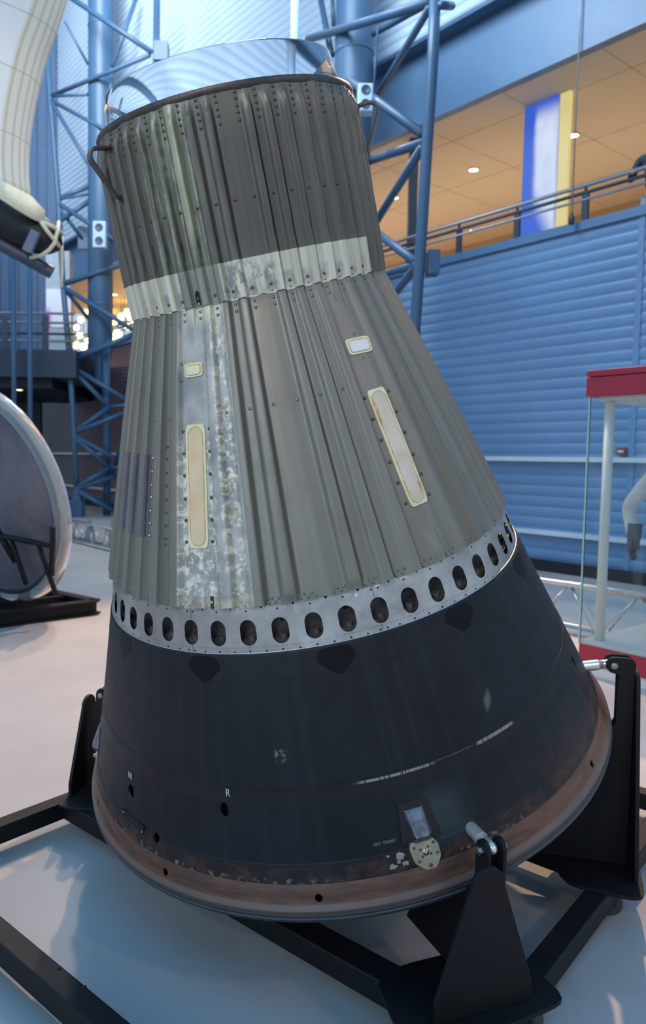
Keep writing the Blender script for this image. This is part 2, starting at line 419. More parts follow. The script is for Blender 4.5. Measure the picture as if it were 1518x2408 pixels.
bm = NB(); lathe(bm, [(.7205, .6485), (.7225, .6493), (.7215, .6515), (.7180, .6520)], 240)
sharp(obj('ring_lower_edge', bm, M_ring, CAP), 50)
M_inner = plain('inner_frame_metal', '57534f', .5, .4, .25, 18)
bm = NB(); lathe(bm, [(.668, .80), (.668, .676), (.700, .674), (.700, .655)], 192)
for k in range(48):
    a = -1.85 + 7.5 * k
    m = frame(Vector((.668 * math.cos(math.radians(a)), .668 * math.sin(math.radians(a)), 0)), (-math.sin(math.radians(a)), math.cos(math.radians(a)), 0), (0, 0, 1))
    box(bm, (-.001, .68, -.001), (.001, .79, .0012), m)
    b = frame(Vector((.690 * math.cos(math.radians(a + .3)), .690 * math.sin(math.radians(a + .3)), 0)), (-math.sin(math.radians(a)), math.cos(math.radians(a)), 0), (0, 0, 1))
    lathe(bm, [(.011, .675), (.011, .6905), (.006, .6905), (.006, .68)], 14, Matrix.Translation(Vector((b.translation.x, b.translation.y, 0))))
sharp(obj('inner_frame', bm, M_inner, CAP), 40)
for k in range(48):
    if k % 2 == 0: continue
    bm = NB()
    a = -1.85 + 7.5 * k + .35
    m = frame(Vector((.669 * math.cos(math.radians(a)), .669 * math.sin(math.radians(a)), .722)), (-math.sin(math.radians(a)), math.cos(math.radians(a)), 0), (0, 0, 1))
    lathe(bm, [(.0068, .0), (.0068, .001), (.0062, .0012)], 16, m, True)
    obj('access_hole', bm, M_darkhole, CAP)
# ---- dark skirt, with real holes cut through a thick shell
def skirt_mat():
    t = NT('charred_dark_skin'); u, v = t.uv(); w = t.comb(t.mul(u, .015), v, 0)
    n1 = t.noise(w, 4, 6, .6); n2 = t.noise(w, 14, 6, .7); n3 = t.noise(w, 60, 4, .6); sv = t.noise(t.comb(t.mul(u, .5), t.mul(v, .8), 3), 1.0, 4)
    c = t.mix(t.step(n1, .3, .7), lin('121316'), lin('1b1c20'))
    c = t.mix(t.mul(t.step(sv, .45, .7), .35), c, lin('26282c'))
    c = t.mix(t.mul(t.step(n3, .74, .8), .5), c, lin('6d7270'))
    c = t.mix(t.mul(t.band(t.math('MULTIPLY_ADD', n1, .02, v), .272, .312, .01), .35), c, lin('2a2320'))
    for z in (.578, .6425, .3035):
        c = t.mix(t.mul(t.band(v, z - .001, z + .001, .0008), .6), c, lin('101114'))
    vj = t.math('MULTIPLY_ADD', t.math('SUBTRACT', n2, .5), .05, v)
    low = t.math('SUBTRACT', 1.0, t.step(vj, .098, .112))
    c = t.mix(t.mul(low, t.math('MULTIPLY_ADD', t.step(n2, .42, .6), .75, .1)), c, lin('4c342c'))
    c = t.mix(t.mul(low, t.mul(t.step(n1, .52, .62), .5)), c, lin('1b1716'))
    edge = t.mul(t.math('SUBTRACT', 1.0, t.step(vj, .066, .078)), t.mul(t.step(n3, .52, .62), t.math('MAXIMUM', t.band(u, -60, -8, 6), t.band(u, 14, 30, 2))))
    c = t.mix(t.mul(edge, .6), c, lin('8e8a80'))
    brown = t.mul(t.mul(t.step(u, 18, 55), t.math('SUBTRACT', 1.0, t.step(vj, .14, .26))), t.math('MULTIPLY_ADD', t.step(n2, .4, .6), .45, .1))
    c = t.mix(brown, c, lin('4c372f'))
    # light scrapes where the skin rubbed
    dash = t.step(t.noise(t.comb(t.mul(u, 3.2), t.mul(v, 6), 0), 1.0, 2), .38, .5)
    vs1 = t.math('MULTIPLY_ADD', u, .00012, v)
    sA = t.mul(t.mul(t.band(u, 1.0, 15.0, 1.5), t.band(vs1, .2925, .2995, .0015)), dash)
    sB = t.mul(t.mul(t.band(u, 15.0, 24, 1.0), t.band(vs1, .2975, .3000, .001)), t.mul(dash, .35))
    sC = t.mul(t.mul(t.band(u, 25.0, 34.2, .5), t.band(vs1, .2930, .3025, .0015)), t.math('MULTIPLY_ADD', dash, .6, .35))
    c = t.mix(t.mul(t.math('MAXIMUM', sA, t.math('MAXIMUM', sB, sC)), .8), c, lin('9a9a96'))
    bl = t.mul(t.mul(t.band(u, 29.5, 31.5, .6), t.band(t.math('MULTIPLY_ADD', u, -.012, v), .0, .03, .008)), .6)
    c = t.mix(bl, c, lin('6c6c68'))
    yl = t.mul(t.mul(t.band(t.math('MULTIPLY_ADD', n2, 3, u), -12.2, -10.2, .5), t.band(t.math('MULTIPLY_ADD', n2, .04, v), .395, .425, .01)), t.step(n3, .45, .6))
    c = t.mix(t.mul(yl, .6), c, lin('8a8c74'))
    bm_ = t.mul(t.mul(t.band(t.math('MULTIPLY_ADD', n1, 8, u), 14.5, 22.5, 3.0), t.band(t.math('MULTIPLY_ADD', n1, .05, v), .12, .25, .04)), .28)
    c = t.mix(bm_, c, lin('56605f'))
    t.bump(t.math('MULTIPLY_ADD', n3, .4, n2), .06, .002)
    return t.fin(c, t.math('MULTIPLY_ADD', n2, .25, .42), 0.1, Specular_IOR_Level=0.3)
M_skirt = skirt_mat()
def copper_mat():
    t = NT('heat_stained_copper_flange'); u, v = t.uv(); w = t.comb(t.mul(u, .015), v, 0)
    n1 = t.noise(w, 5, 5, .6); n2 = t.noise(t.comb(t.mul(u, .02), t.mul(v, 8), 0), 8, 5, .6); n3 = t.noise(w, 50, 3)
    c = t.mix(t.step(n2, .3, .7), lin('4c3024'), lin('6c4631'))
    c = t.mix(t.mul(t.step(n1, .45, .7), .5), c, lin('42302c'))
    c = t.mix(t.mul(t.step(u, 15, 45), .35), c, lin('84583c'))  # warm light on the right side put into the colour
    c = t.mix(t.mul(t.math('SUBTRACT', 1.0, t.step(v, .012, .016)), .8), c, lin('6c584e'))
    c = t.mix(t.mul(t.step(n3, .68, .78), .3), c, lin('8c7a6a'))
    t.bump(n3, .05, .001)
    return t.fin(c, t.math('MULTIPLY_ADD', n1, .25, .36), .2)
M_copper = copper_mat()
def shell(name, prof, mat, cuts, thick=.008, n=240):
    V = []; UV = []; Fc = []
    pr = prof + [(r - thick, z) for r, z in prof[::-1]]; L = len(pr)
    for r, z in pr:
        for k in range(n + 1):
            a = -180 + 360 * k / n; V.append((r * math.cos(math.radians(a)), r * math.sin(math.radians(a)), z)); UV.append((a, z))
    N = n + 1
    for i in range(L):
        for k in range(n): Fc.append((i * N + k, i * N + k + 1, ((i + 1) % L) * N + k + 1, ((i + 1) % L) * N + k))
    me = bpy.data.meshes.new(name); me.from_pydata(V, [], Fc); uvset(me, UV)
    bm = NB(); bm.from_mesh(me); bmesh.ops.remove_doubles(bm, verts=bm.verts, dist=1e-6); bmesh.ops.recalc_face_normals(bm, faces=bm.faces); bm.to_mesh(me); bm.free()
    o = obj(name, me, mat, CAP)
    if cuts:
        cb = NB()
        for az, z, r, el, tilt in cuts:
            m = SF(az, z) @ Matrix.Rotation(math.radians(tilt), 4, 'X') @ Matrix.Diagonal((1, el, 1, 1))
            lathe(cb, [(r * 1.35, .03), (r, .0), (r, -.06)], 28, m, True)
        cme = bpy.data.meshes.new('cutter'); bmesh.ops.recalc_face_normals(cb, faces=cb.faces); cb.to_mesh(cme); cb.free()
        co = bpy.data.objects.new('cutter', cme); C.objects.link(co); co.matrix_world = CAP.matrix_world; o.parent = None; o.matrix_world = CAP.matrix_world
        md = o.modifiers.new('b', 'BOOLEAN'); md.operation = 'DIFFERENCE'; md.object = co; md.solver = 'EXACT'
        dg = bpy.context.evaluated_depsgraph_get(); dg.update()
        nm = bpy.data.meshes.new_from_object(o.evaluated_get(dg)); o.modifiers.clear(); o.data = nm; nm.name = name
        bpy.data.objects.remove(co); o.parent = CAP; o.matrix_parent_inverse = Matrix.Identity(4); o.matrix_basis = Matrix.Identity(4)
    return sharp(o, 30)
skp = [(.7175, .652), (.7205, .6490)] + [(rz(z), z) for z in (.643,)] + [(rz(z) + .0012, z) for z in (.642, .579)] + [(rz(z), z) for z in (.578, .5, .4, .32)] + [(rz(.32) + .0008, .32), (rz(.304) + .0022, .304), (rz(.296) + .0006, .296), (rz(.27), .27), (rz(.2), .2), (rz(.112) + .0, .112), (rz(.11) + .002, .11), (rz(.064) + .003, .064), (rz(.0634) + .001, .060)]
skirt = shell('dark_skirt', skp, M_skirt, [(-51.1, .193, .018, 1.15, 25), (-25.1, .240, .0135, 1.5, 10), (-41.8, .108, .0135, 1.15, 0), (66.0, .239, .015, 1.3, 0)])
skirt['label'] = 'smooth blue-black lower cone'
flp = [(rz(.066) - .006, .066), (rz(.0634) - .002, .060), (rz(.05) + .001, .050), (rz(.03) - .002, .030), (rz(.014) - .003, .014), (.955, .009), (.9600, .002), (.9605, -.004), (.958, -.008)]
fl_ = shell('copper_flange', flp, M_copper, [(-9.05 + 29.85 * k, .030, .0105, 1.0, 0) for k in (-3, -2, -1, 0, 2, 3)], .006)
fl_['label'] = 'brown heat-stained flange'
def shield_mat():
    t = NT('heat_shield_laminate'); o = t.obj(); x, y, z = t.xyz(o)
    lay = t.noise(t.comb(0, 0, z), 260, 2); n = t.noise(o, 25, 5)
    c = t.mix(t.step(lay, .4, .6), lin('2b2a2a'), lin('4c4a49')); c = t.mix(t.mul(t.step(n, .5, .7), .4), c, lin('1c1b1b'))
    return t.fin(c, .55, .05)
bm = NB(); pr = [(.945, -.006), (.957, -.007), (.9605, -.012), (.9600, -.019), (.9635, -.021), (.9625, -.030), (.955, -.034)]
for i in range(9):
    r = .95 * (1 - i / 9) ; pr.append((max(r, .001), -.036 - (.97 - math.sqrt(max(0, 2.1 ** 2 - .95 ** 2)) - .97 + math.sqrt(2.1 ** 2 - r * r))))
lathe(bm, pr, 240); sharp(obj('heat_shield', bm, shield_mat(), CAP), 30)
bm = NB(); lathe(bm, [(.69, .64), (.87, .1), (.90, .0)], 64); obj('inner_bulkhead', bm, M_darkhole, CAP, True)
# ---- dark patches under the ring
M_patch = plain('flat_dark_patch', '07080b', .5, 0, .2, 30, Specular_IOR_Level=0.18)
def skinpoly(bm, pts, off, step=1.0):
    """flat patch lying on the capsule skin, outline in (az,z)"""
    ca = sum(p[0] for p in pts) / len(pts); cz = sum(p[1] for p in pts) / len(pts)
    N = len(pts); rings = []
    for f in (1.0, .66, .33):
        rings.append([bm.verts.new(P(ca + (a - ca) * f, cz + (z - cz) * f, off)) for a, z in pts])
    c = bm.verts.new(P(ca, cz, off))
    low = [bm.verts.new(P(a, z, -.001)) for a, z in pts]
    for a, b in zip([low] + rings, rings):
        if a is b: continue
        for k in range(N): bm.faces.new((a[k], a[(k + 1) % N], b[(k + 1) % N], b[k]))
    for k in range(N): bm.faces.new((rings[-1][k], rings[-1][(k + 1) % N], c))
def rounded(pts, r=.25, n=4):
    out = []
    N = len(pts)
    for i in range(N):
        p0, p1, p2 = pts[i - 1], pts[i], pts[(i + 1) % N]
        a = (p1[0] + (p0[0] - p1[0]) * r, p1[1] + (p0[1] - p1[1]) * r); b = (p1[0] + (p2[0] - p1[0]) * r, p1[1] + (p2[1] - p1[1]) * r)
        for k in range(n + 1):
            t = k / n; out.append(((1 - t) ** 2 * a[0] + 2 * t * (1 - t) * p1[0] + t * t * b[0], (1 - t) ** 2 * a[1] + 2 * t * (1 - t) * p1[1] + t * t * b[1]))
    return out
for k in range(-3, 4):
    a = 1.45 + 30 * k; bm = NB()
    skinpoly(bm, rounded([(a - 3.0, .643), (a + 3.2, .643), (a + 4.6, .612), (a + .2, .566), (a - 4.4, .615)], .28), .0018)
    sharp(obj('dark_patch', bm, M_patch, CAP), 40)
# ---- antenna windows
def window_mats():
    t = NT('cream_fibreglass_frame'); o = t.obj(); n = t.noise(o, 14, 5)
    c = t.mix(t.step(n, .35, .7), lin('d8d4ad'), lin('c9c398')); A = t.fin(c, .5, 0)
    t = NT('aged_tan_window'); o = t.obj(); n = t.noise(o, 5, 6, .6); n2 = t.noise(o, 30, 5, .7)
    c = t.mix(t.step(n, .35, .65), lin('d3bd98'), lin('c4a67c')); c = t.mix(t.mul(t.step(n2, .55, .7), .2), c, lin('b4864e')); B = t.fin(c, .4, 0)
    t = NT('pale_stained_window'); o = t.obj(); n = t.noise(o, 6, 6, .6); c = t.mix(t.step(n, .35, .65), lin('cfc1ae'), lin('b9a88e')); D = t.fin(c, .4, 0)
    t = NT('pearl_window'); o = t.obj(); n = t.noise(o, 20, 4); c = t.mix(n, lin('cfc6c8'), lin('e2dcd8')); E_ = t.fin(c, .35, 0)
    t = NT('rust_brown_sealant'); o = t.obj(); n = t.noise(o, 40, 5, .7); c = t.mix(t.step(n, .4, .6), lin('b98a4c'), lin('cfae7c')); G_ = t.fin(c, .5, 0)
    t = NT('sealant_stain'); o = t.obj(); n = t.noise(o, 34, 6, .75); c = t.mix(t.step(n, .42, .55), lin('b07a38'), lin('cbb088')); K_ = t.fin(c, .5, 0)
    return A, B, D, E_, G_, K_
WFR, WTAN, WPALE, WPEARL, WSEAL, WSTAIN = window_mats()
def stadium(w, h, n=14):
    r = w / 2; out = []
    for k in range(n + 1): a = PI * k / n; out.append((r * math.cos(a), h / 2 - r + r * math.sin(a)))
    for k in range(n + 1): a = PI + PI * k / n; out.append((r * math.cos(a), -h / 2 + r + r * math.sin(a)))
    return out
def rrect(w, h, r=.004): return rounded([(-w / 2, -h / 2), (w / 2, -h / 2), (w / 2, h / 2), (-w / 2, h / 2)], r / min(w, h) * 2, 3)
def ringpoly(bm, outer, inner, m, t0, t1):
    n = len(outer)
    f = [[bm.verts.new(m @ Vector((x, y, z))) for x, y in q] for q, z in ((outer, t0), (outer, t1), (inner, t1), (inner, t0))]
    for a, b in zip(f, f[1:]):
        for k in range(n): bm.faces.new((a[k], a[(k + 1) % n], b[(k + 1) % n], b[k]))
def antenna(az, w, zc_, h, inner, fill, label, seal=.0018, stain=False, tilt=0.0):
    m = SF(az, zc_, 0) @ Matrix.Rotation(math.radians(tilt), 4, 'Z'); base = .0035
    bm = NB(); prism(bm, rrect(w, h), m, -.006, base); fr_ = obj('antenna_window', bm, WFR, CAP); fr_['label'] = label; bevel(fr_, .0008, 2)
    iw, ih, kind = inner
    po = stadium(iw, ih) if kind == 's' else rrect(iw, ih, .003)
    bm = NB(); prism(bm, po, m, base - .001, base + .0012); obj('pane', bm, fill, fr_)
    sc_ = lambda q, d: [(x * (1 + d / (iw / 2)), y * (1 + d / (ih / 2))) for x, y in q]
    bm = NB(); ringpoly(bm, sc_(po, seal / 2), sc_(po, -seal / 2), m, base - .0005, base + .0018); obj('sealant_bead', bm, WSTAIN if stain else WSEAL, fr_)
    if stain:
        for (sx, sy0, sy1, wd) in ((-.024, .06, .16, .010), (.022, -.165, -.11, .012), (-.020, -.165, -.125, .008)):
            rr = random.Random(int(abs(sy0) * 1000)); L = []; R_ = []
            for i in range(13):
                y = sy0 + (sy1 - sy0) * i / 12; q = wd * (.35 + .65 * rr.random()) * math.sin(PI * (i + .6) / 13.2)
                L.append((sx - wd * .35, y)); R_.append((sx - wd * .35 + q * (1 if sx < 0 else 1), y))
            poly = L + R_[::-1]
            bm = NB(); prism(bm, poly, m, base, base + .0016); obj('sealant_stain', bm, WSTAIN, fr_)
antenna(-28.25, .0665, 1.100, .352, (.050, .336, 's'), WTAN, 'tall cream window with a tan oblong pane')
antenna(31.78, .0665, 1.098, .352, (.050, .336, 's'), WPALE, 'tall cream window with brown-stained edges', stain=True)
antenna(-28.25, .0610, 1.412, .040, (.048, .028, 'r'), WFR, 'small cream rectangular window')
antenna(32.1, .083, 1.388, .048, (.068, .034, 'r'), WPEARL, 'small pearly rectangular window', tilt=-2)
# ---- repair patch on the left
M_repair = plain('newer_sheet_patch', '7e787c', .35, .7, .1, 10)
bm = NB()
for k in (-9, -8, -7):
    c0 = G0 + 7.5 * k
    cols = [c0 + o for o in OFFS]
    for i in range(len(OFFS) - 1 + (1 if k < -7 else 0)):
        o0 = OFFS[i]; o1 = OFFS[i + 1] if i + 1 < len(OFFS) else 3.75
        if c0 + o0 < -66.3: continue
        if c0 + o1 > -45.9: continue
        q = [(o0, .955), (o1, .955), (o1, 1.189), (o0, 1.189)]
        bm.faces.new([bm.verts.new(P(c0 + o, z, .0016 + h_cone(k, o, z))) for o, z in q])
bmesh.ops.remove_doubles(bm, verts=bm.verts, dist=1e-5)
o = obj('repair_sheet', bm, M_repair, CAP); md = o.modifiers.new('s', 'SOLIDIFY'); md.thickness = .0012
# ---- rivets
M_riv = plain('brown_rivet', '5e5248', .4, .6, .25, 60); M_rivg = plain('grey_rivet', '737a76', .35, .7, .2, 60)
M_rivs = plain('shiny_rivet', 'a9adb0', .25, .9, .1, 60); M_rivr = plain('rusty_rivet', '7a5238', .5, .4, .25, 60); M_rivc = plain('cream_rivet', 'b2a58c', .5, .3, .2, 60)
riv = []   # az, z, radius, height offset, material
for k in range(-24, 24):
    a = -1.85 + 7.5 * k
    for z in (2.021, 2.040, 2.056, 2.074, 2.089): riv.append((a, z, .0044, .002, M_riv))
    riv.append((a, 1.831, .0046, .002, M_riv))
    riv.append((a, 1.601, .0046, .002, M_rivr)); riv.append((a, 1.586, .0044, .002, M_rivc))
    riv.append((a, 1.565, .0046, 0, M_rivg)); riv.append((a, 1.547, .0046, 0, M_rivg))
    riv.append((a, 1.286, .0046, 0, M_rivg)) if k not in (-4, -3, 4, 5) else None
    ms = M_rivc if -35 < a < -14 else M_rivg
    for da, z in ((-.85, .791), (.85, .791), (-1.7, .781), (0, .781), (1.7, .781)): riv.append((a + da, z, .0046, 0, ms))
for a in (-46.85 + .9, -54.35 + 1.6):
    for z in (1.53, 1.515, 1.499, 1.482): riv.append((a, z, .0042, 0, M_rivg))
for z in (1.179, 1.141, 1.104, 1.069, 1.031, .995, .961): riv.append((-46.8, z, .0052, .0016, M_rivs)); riv.append((-44.9, z, .0038, 0, M_rivg))
for z in (1.21, 1.177, 1.139, 1.103, 1.066, 1.029, .994, .958, .942): riv.append((-39.9, z, .0044, 0, M_riv))
for a, z in ((-46.5, 1.223), (-44.5, 1.223), (-46.5, 1.21), (-44.5, 1.21), (-46.4, 1.198), (-53.6, 1.256), (-53.6, 1.241), (-53.7, 1.226), (-53.7, 1.213), (-53.7, 1.2), (-47.2, .943), (-45.2, .943), (-47.2, .93), (-45.2, .93), (-60.5, 1.25), (-60.5, 1.235), (-60.5, 1.22)): riv.append((a, z, .0036, 0, M_rivg))
for a, z in ((-59.8, 1.182), (-52.5, 1.18), (-53.2, .962), (-60.4, .965)): riv.append((a, z, .005, .0016, M_rivs))
for z in (1.250, 1.190, 1.130, 1.067, 1.009, .951):
    w_ = math.degrees(.0445 / rz(z))
    for s in (-1, 1): riv.append((-28.2 + s * w_, z, .0052, 0, M_riv)); riv.append((31.9 + s * w_, z - .003, .0054, 0, M_riv))
for az, zz, w_, h_ in ((-28.25, 1.412, .044, .028), (32.1, 1.388, .056, .034)):
    for sx, sy in ((-1, 1), (1, 1), (-1, -1), (1, -1)): riv.append((az + sx * math.degrees(w_ / rz(zz)), zz + sy * h_ * .8, .0046, 0, M_rivg))
    if az > 0:
        for sx, sy in ((-1, 0), (1, 0), (0, 1.25), (0, -1.25)): riv.append((az + sx * math.degrees(w_ / rz(zz)), zz + sy * h_ * .8, .0046, 0, M_rivg))
camL = mc.inverted() @ Vector((0, 0, H))
def rsize(q):
    p = P(q[0], q[1]); n = SF(q[0], q[1]).col[2].to_3d(); v = camL - p; d = v.length
    c = n.dot(v) / d
    return -1 if c < .12 else q[2] * c / d
riv = [q for q in riv if q]; riv.sort(key=rsize, reverse=True)
def dome(bm, m, r):
    lathe(bm, [(r, -.001), (r * .98, r * .18), (r * .8, r * .45), (r * .45, r * .62), (r * .02, r * .68)], 12, m)
dm = {}
for q in riv[:100]:
    k = (q[2], q[4].name)
    if k not in dm:
        bm = NB(); dome(bm, Matrix.Identity(4), q[2]); o = obj('rivet', bm, q[4], CAP, True); dm[k] = o.data; o.matrix_basis = SF(q[0], q[1], q[3])
    else:
        o = bpy.data.objects.new('rivet', dm[k]); C.objects.link(o); o.parent = CAP; o.matrix_basis = SF(q[0], q[1], q[3])
bms = {}
mats = [M_riv, M_rivg, M_rivs, M_rivr, M_rivc]; bm = NB(); cnt = []
for q in riv[100:]:
    n0 = len(bm.faces); dome(bm, SF(q[0], q[1], q[3]), q[2]); cnt.append((len(bm.faces) - n0, mats.index(q[4])))
o = obj('rivet_rows', bm, None, CAP, True, mats=mats); o['kind'] = 'stuff'
mi = []
for n_, i_ in cnt: mi += [i_] * n_
o.data.polygons.foreach_set('material_index', mi)
# ---- vent slits in the cylinder beads
M_slit = plain('slit_lip', '3a3432', .4, .5, .2, 40)
for k in range(-8, 3):
    if k == 0: continue
    a = G0 + 7.5 * k + .95; bm = NB(); N = 14
    m = SF(a + .15, 1.742, .0055) @ Matrix.Rotation(math.radians(38), 4, 'Y')
    prism(bm, [(.0026 * math.sin(2 * PI * i / N), .015 * math.cos(2 * PI * i / N)) for i in range(N)][::-1], m, -.006, .0004)
    obj('vent_slit', bm, M_darkhole if k in (-5, -4, -3, 1) else M_slit, CAP)
# ---- small dark gap in neck panel
bm = NB(); skinpoly(bm, rounded([(-25.2, 1.582), (-23.5, 1.582), (-23.2, 1.615), (-24.2, 1.625), (-25.3, 1.612)], .25, 2), .0035); obj('neck_gap', bm, M_darkhole, CAP)
# ---- handles
M_handle = plain('brown_steel_handle', '5b4d4a', .38, .6, .2, 30)
def handle(az):
    o_ = []; w = .0065
    pts = [(0.0, 2.056), (.035, 2.060), (.058, 2.058), (.070, 2.046), (.071, 2.030), (.060, 2.008), (.038, 1.965), (.016, 1.925), (.0, 1.918)]
    # smooth the path
    P2 = []
    for i in range(len(pts) - 1):
        p0 = pts[max(i - 1, 0)]; p1 = pts[i]; p2 = pts[i + 1]; p3 = pts[min(i + 2, len(pts) - 1)]
        for s in range(5):
            t = s / 5; P2.append(tuple(.5 * ((2 * p1[j]) + (-p0[j] + p2[j]) * t + (2 * p0[j] - 5 * p1[j] + 4 * p2[j] - p3[j]) * t * t + (-p0[j] + 3 * p1[j] - 3 * p2[j] + p3[j]) * t ** 3) for j in (0, 1)))
    P2.append(pts[-1])
    a = math.radians(az); er = Vector((math.cos(a), math.sin(a), 0)); et = Vector((-math.sin(a), math.cos(a), 0))
    bm = NB(); rows = []
    for i, (x, z) in enumerate(P2):
        q0 = P2[max(i - 1, 0)]; q1 = P2[min(i + 1, len(P2) - 1)]; d = Vector((q1[0] - q0[0], q1[1] - q0[1])).normalized(); nx, nz = -d.y, d.x
        W = .013 if i < 22 else .013 - .006 * (i - 22) / (len(P2) - 22)
        c = er * (rz(z) + x - .004) + Vector((0, 0, z)); nn = (er * nx + Vector((0, 0, nz))) * .0042
        rows.append([bm.verts.new(c + et * (W * sx) + nn * sy) for sx, sy in ((-1, -1), (1, -1), (1, 1), (-1, 1))])
    for p, q in zip(rows, rows[1:]):
        for k in range(4): bm.faces.new((p[k], p[(k + 1) % 4], q[(k + 1) % 4], q[k]))
    bm.faces.new(rows[0][::-1]); bm.faces.new(rows[-1])
    h = sharp(obj('handle', bm, M_handle, CAP), 40); bevel(h, .0012, 2)
    for z in (2.056, 1.918):
        bm = NB(); m = SF(az, z, .0005); prism(bm, rrect(.036, .022, .003), m, 0, .003); obj('handle_foot', bm, M_handle, h)
handle(-57.5); handle(79)
# ---- latches
M_latch = plain('worn_chromed_hood', '74747c', .42, .8, .4, 45); M_plate = plain('stained_cream_plate', 'a79c84', .45, .25, .2, 25)
M_dkbr = plain('dark_brown_recess', '1d1618', .45, .1, .25, 30)
def latch(az):
    m = SF(az, .165)
    L = bpy.data.objects.new('latch', None); C.objects.link(L); L.parent = CAP; L.matrix_basis = m
    bm = NB(); I = Matrix.Identity(4)
    prism(bm, [(-.054, -.040), (.057, -.045), (.040, .058), (-.040, .062)], I, -.003, .0015); obj('recess_plate', bm, M_dkbr, L)
    bm = NB()   # hood: wedge rising towards its lower end
    v = [bm.verts.new(p) for p in ((-.030, .042, 0), (.024, .042, 0), (.034, -.034, 0), (-.026, -.034, 0), (-.024, .040, .006), (.018, .040, .006), (.019, -.032, .024), (-.018, -.032, .024))]
    for f in ((0, 1, 5, 4), (4, 5, 6, 7), (3, 7, 6, 2), (0, 4, 7, 3), (1, 2, 6, 5)): bm.faces.new([v[i] for i in f])
    bmesh.ops.recalc_face_normals(bm, faces=bm.faces); bevel(obj('latch_hood', bm, M_latch, L), .002, 2)
    bm = NB(); box(bm, (-.024, -.044, 0), (.024, -.034, .016)); bevel(obj('latch_hinge', bm, M_rim, L), .002)
    bm = NB(); prism(bm, rounded([(-.034, -.044), (.024, -.040), (.040, -.062), (.040, -.095), (.022, -.122), (-.008, -.122), (-.034, -.098), (-.040, -.062)][::-1], .18, 2)[::-1], I, -.004, .008)
    pl = bevel(obj('latch_plate', bm, M_plate, L), .0012)
    bm = NB()
    for x, y, r in ((-.028, -.058, .0045), (.027, -.056, .0045), (.032, -.085, .0045), (-.022, -.095, .0045), (-.012, -.066, .004), (.010, -.063, .004), (.014, -.083, .004), (-.010, -.085, .004), (.006, -.112, .006)):
        lathe(bm, [(r, .007), (r, .0085), (r * .7, .0088), (r * .1, .0088)], 12, Matrix.Translation((x, y, 0)))
    obj('bolt_holes', bm, M_rivr, pl)
    bm = NB(); lathe(bm, [(.0085, .007), (.0085, .011), (.006, .0125), (.0058, .016), (.003, .0175), (.0002, .018)], 16, Matrix.Translation((.001, -.075, 0))); sharp(obj('bolt', bm, M_bolt, pl))
latch(9.6); latch(-80.4)
# worn cream blotches beside the latch
M_worn = plain('worn_cream_paint', '8f8a78', .5, .1, .25, 50)
def blob(az, z, r, seed, m=M_worn, sx=1.0):
    rr = random.Random(seed); bm = NB(); N = 16; q = []
    for i in range(N):
        t = 2 * PI * i / N; R_ = r * (.7 + .45 * rr.random()); q.append((az + math.degrees(R_ * sx * math.cos(t) / rz(z)), z + R_ * math.sin(t)))
    skinpoly(bm, q, .0026 if z < .11 else .0008); return obj('worn_blotch', bm, m, CAP, True)
for i, (a, z, r) in enumerate(((5.4, .098, .011), (6.0, .076, .009), (3.9, .074, .010), (5.0, .086, .006), (3.4, .104, .004), (2.6, .068, .003), (4.8, .068, .006))): blob(a, z, r, i, sx=1.1)
# left service plate and its dots
bm = NB(); skinpoly(bm, [(-53.7, .126), (-45.5, .121), (-45.5, .098), (-53.9, .103)], .0045); pl = obj('service_plate', bm, M_darkhole, CAP); pl['label'] = 'black rectangular plate'
for a, z in ((-53.2, .119), (-46.0, .104)):
    bm = NB(); lathe(bm, [(.0035, 0), (.0035, .001), (.0015, .0012), (.0014, 0)], 10, SF(a, z, .004)); obj('plate_screw', bm, M_plate, pl)
# ---- lettering
M_letter = plain('worn_white_lettering', 'b9b9ac', .6, 0, .2, 120); M_pen = plain('pen_marks', '2a2624', .7, 0, .1, 50); M_faint = plain('faint_lettering', '83807a', .6, 0, .3, 120)
def text(s, az, z, size, mat, rot=0.0, off=.0012, par=CAP, m=None, name='lettering', sx=1.0):
    d = bpy.data.curves.new(name, 'FONT'); d.body = s; d.size = size; d.align_x = 'CENTER'; d.align_y = 'CENTER'; d.extrude = .0002
    d.materials.append(mat); o = bpy.data.objects.new(name, d); C.objects.link(o); o.parent = par
    me_ = bpy.data.meshes.new_from_object(o); bpy.data.objects.remove(o); o = bpy.data.objects.new(name, me_); C.objects.link(o); o.parent = par
    o.matrix_basis = (m if m is not None else SF(az, z, off)) @ Matrix.Rotation(math.radians(rot), 4, 'Z') @ Matrix.Diagonal((sx, 1, 1, 1)); return o
text('RR', -51.4, .240, .028, M_letter, off=.0022, sx=.8); text('R', -24.1, .286, .030, M_letter, sx=.8)
text('UNEAO  CNX', 3.3, .1395, .0125, M_faint, rot=180, sx=.8)
for k, s in ((-3, '38'), (-2, '39'), (-1, '40'), (0, 'AB 41'), (1, '42'), (2, '43'), (3, '44'), (4, '45')):
    a = -1.85 + 7.5 * k + (.8 if k else 0); ar = math.radians(a)
    m = frame(Vector((.670 * math.cos(ar), .670 * math.sin(ar), .735)), (-math.sin(ar), math.cos(ar), 0), (0, 0, 1))
    text(s, 0, 0, .011, M_pen, rot=-12, m=m, name='pen_number')
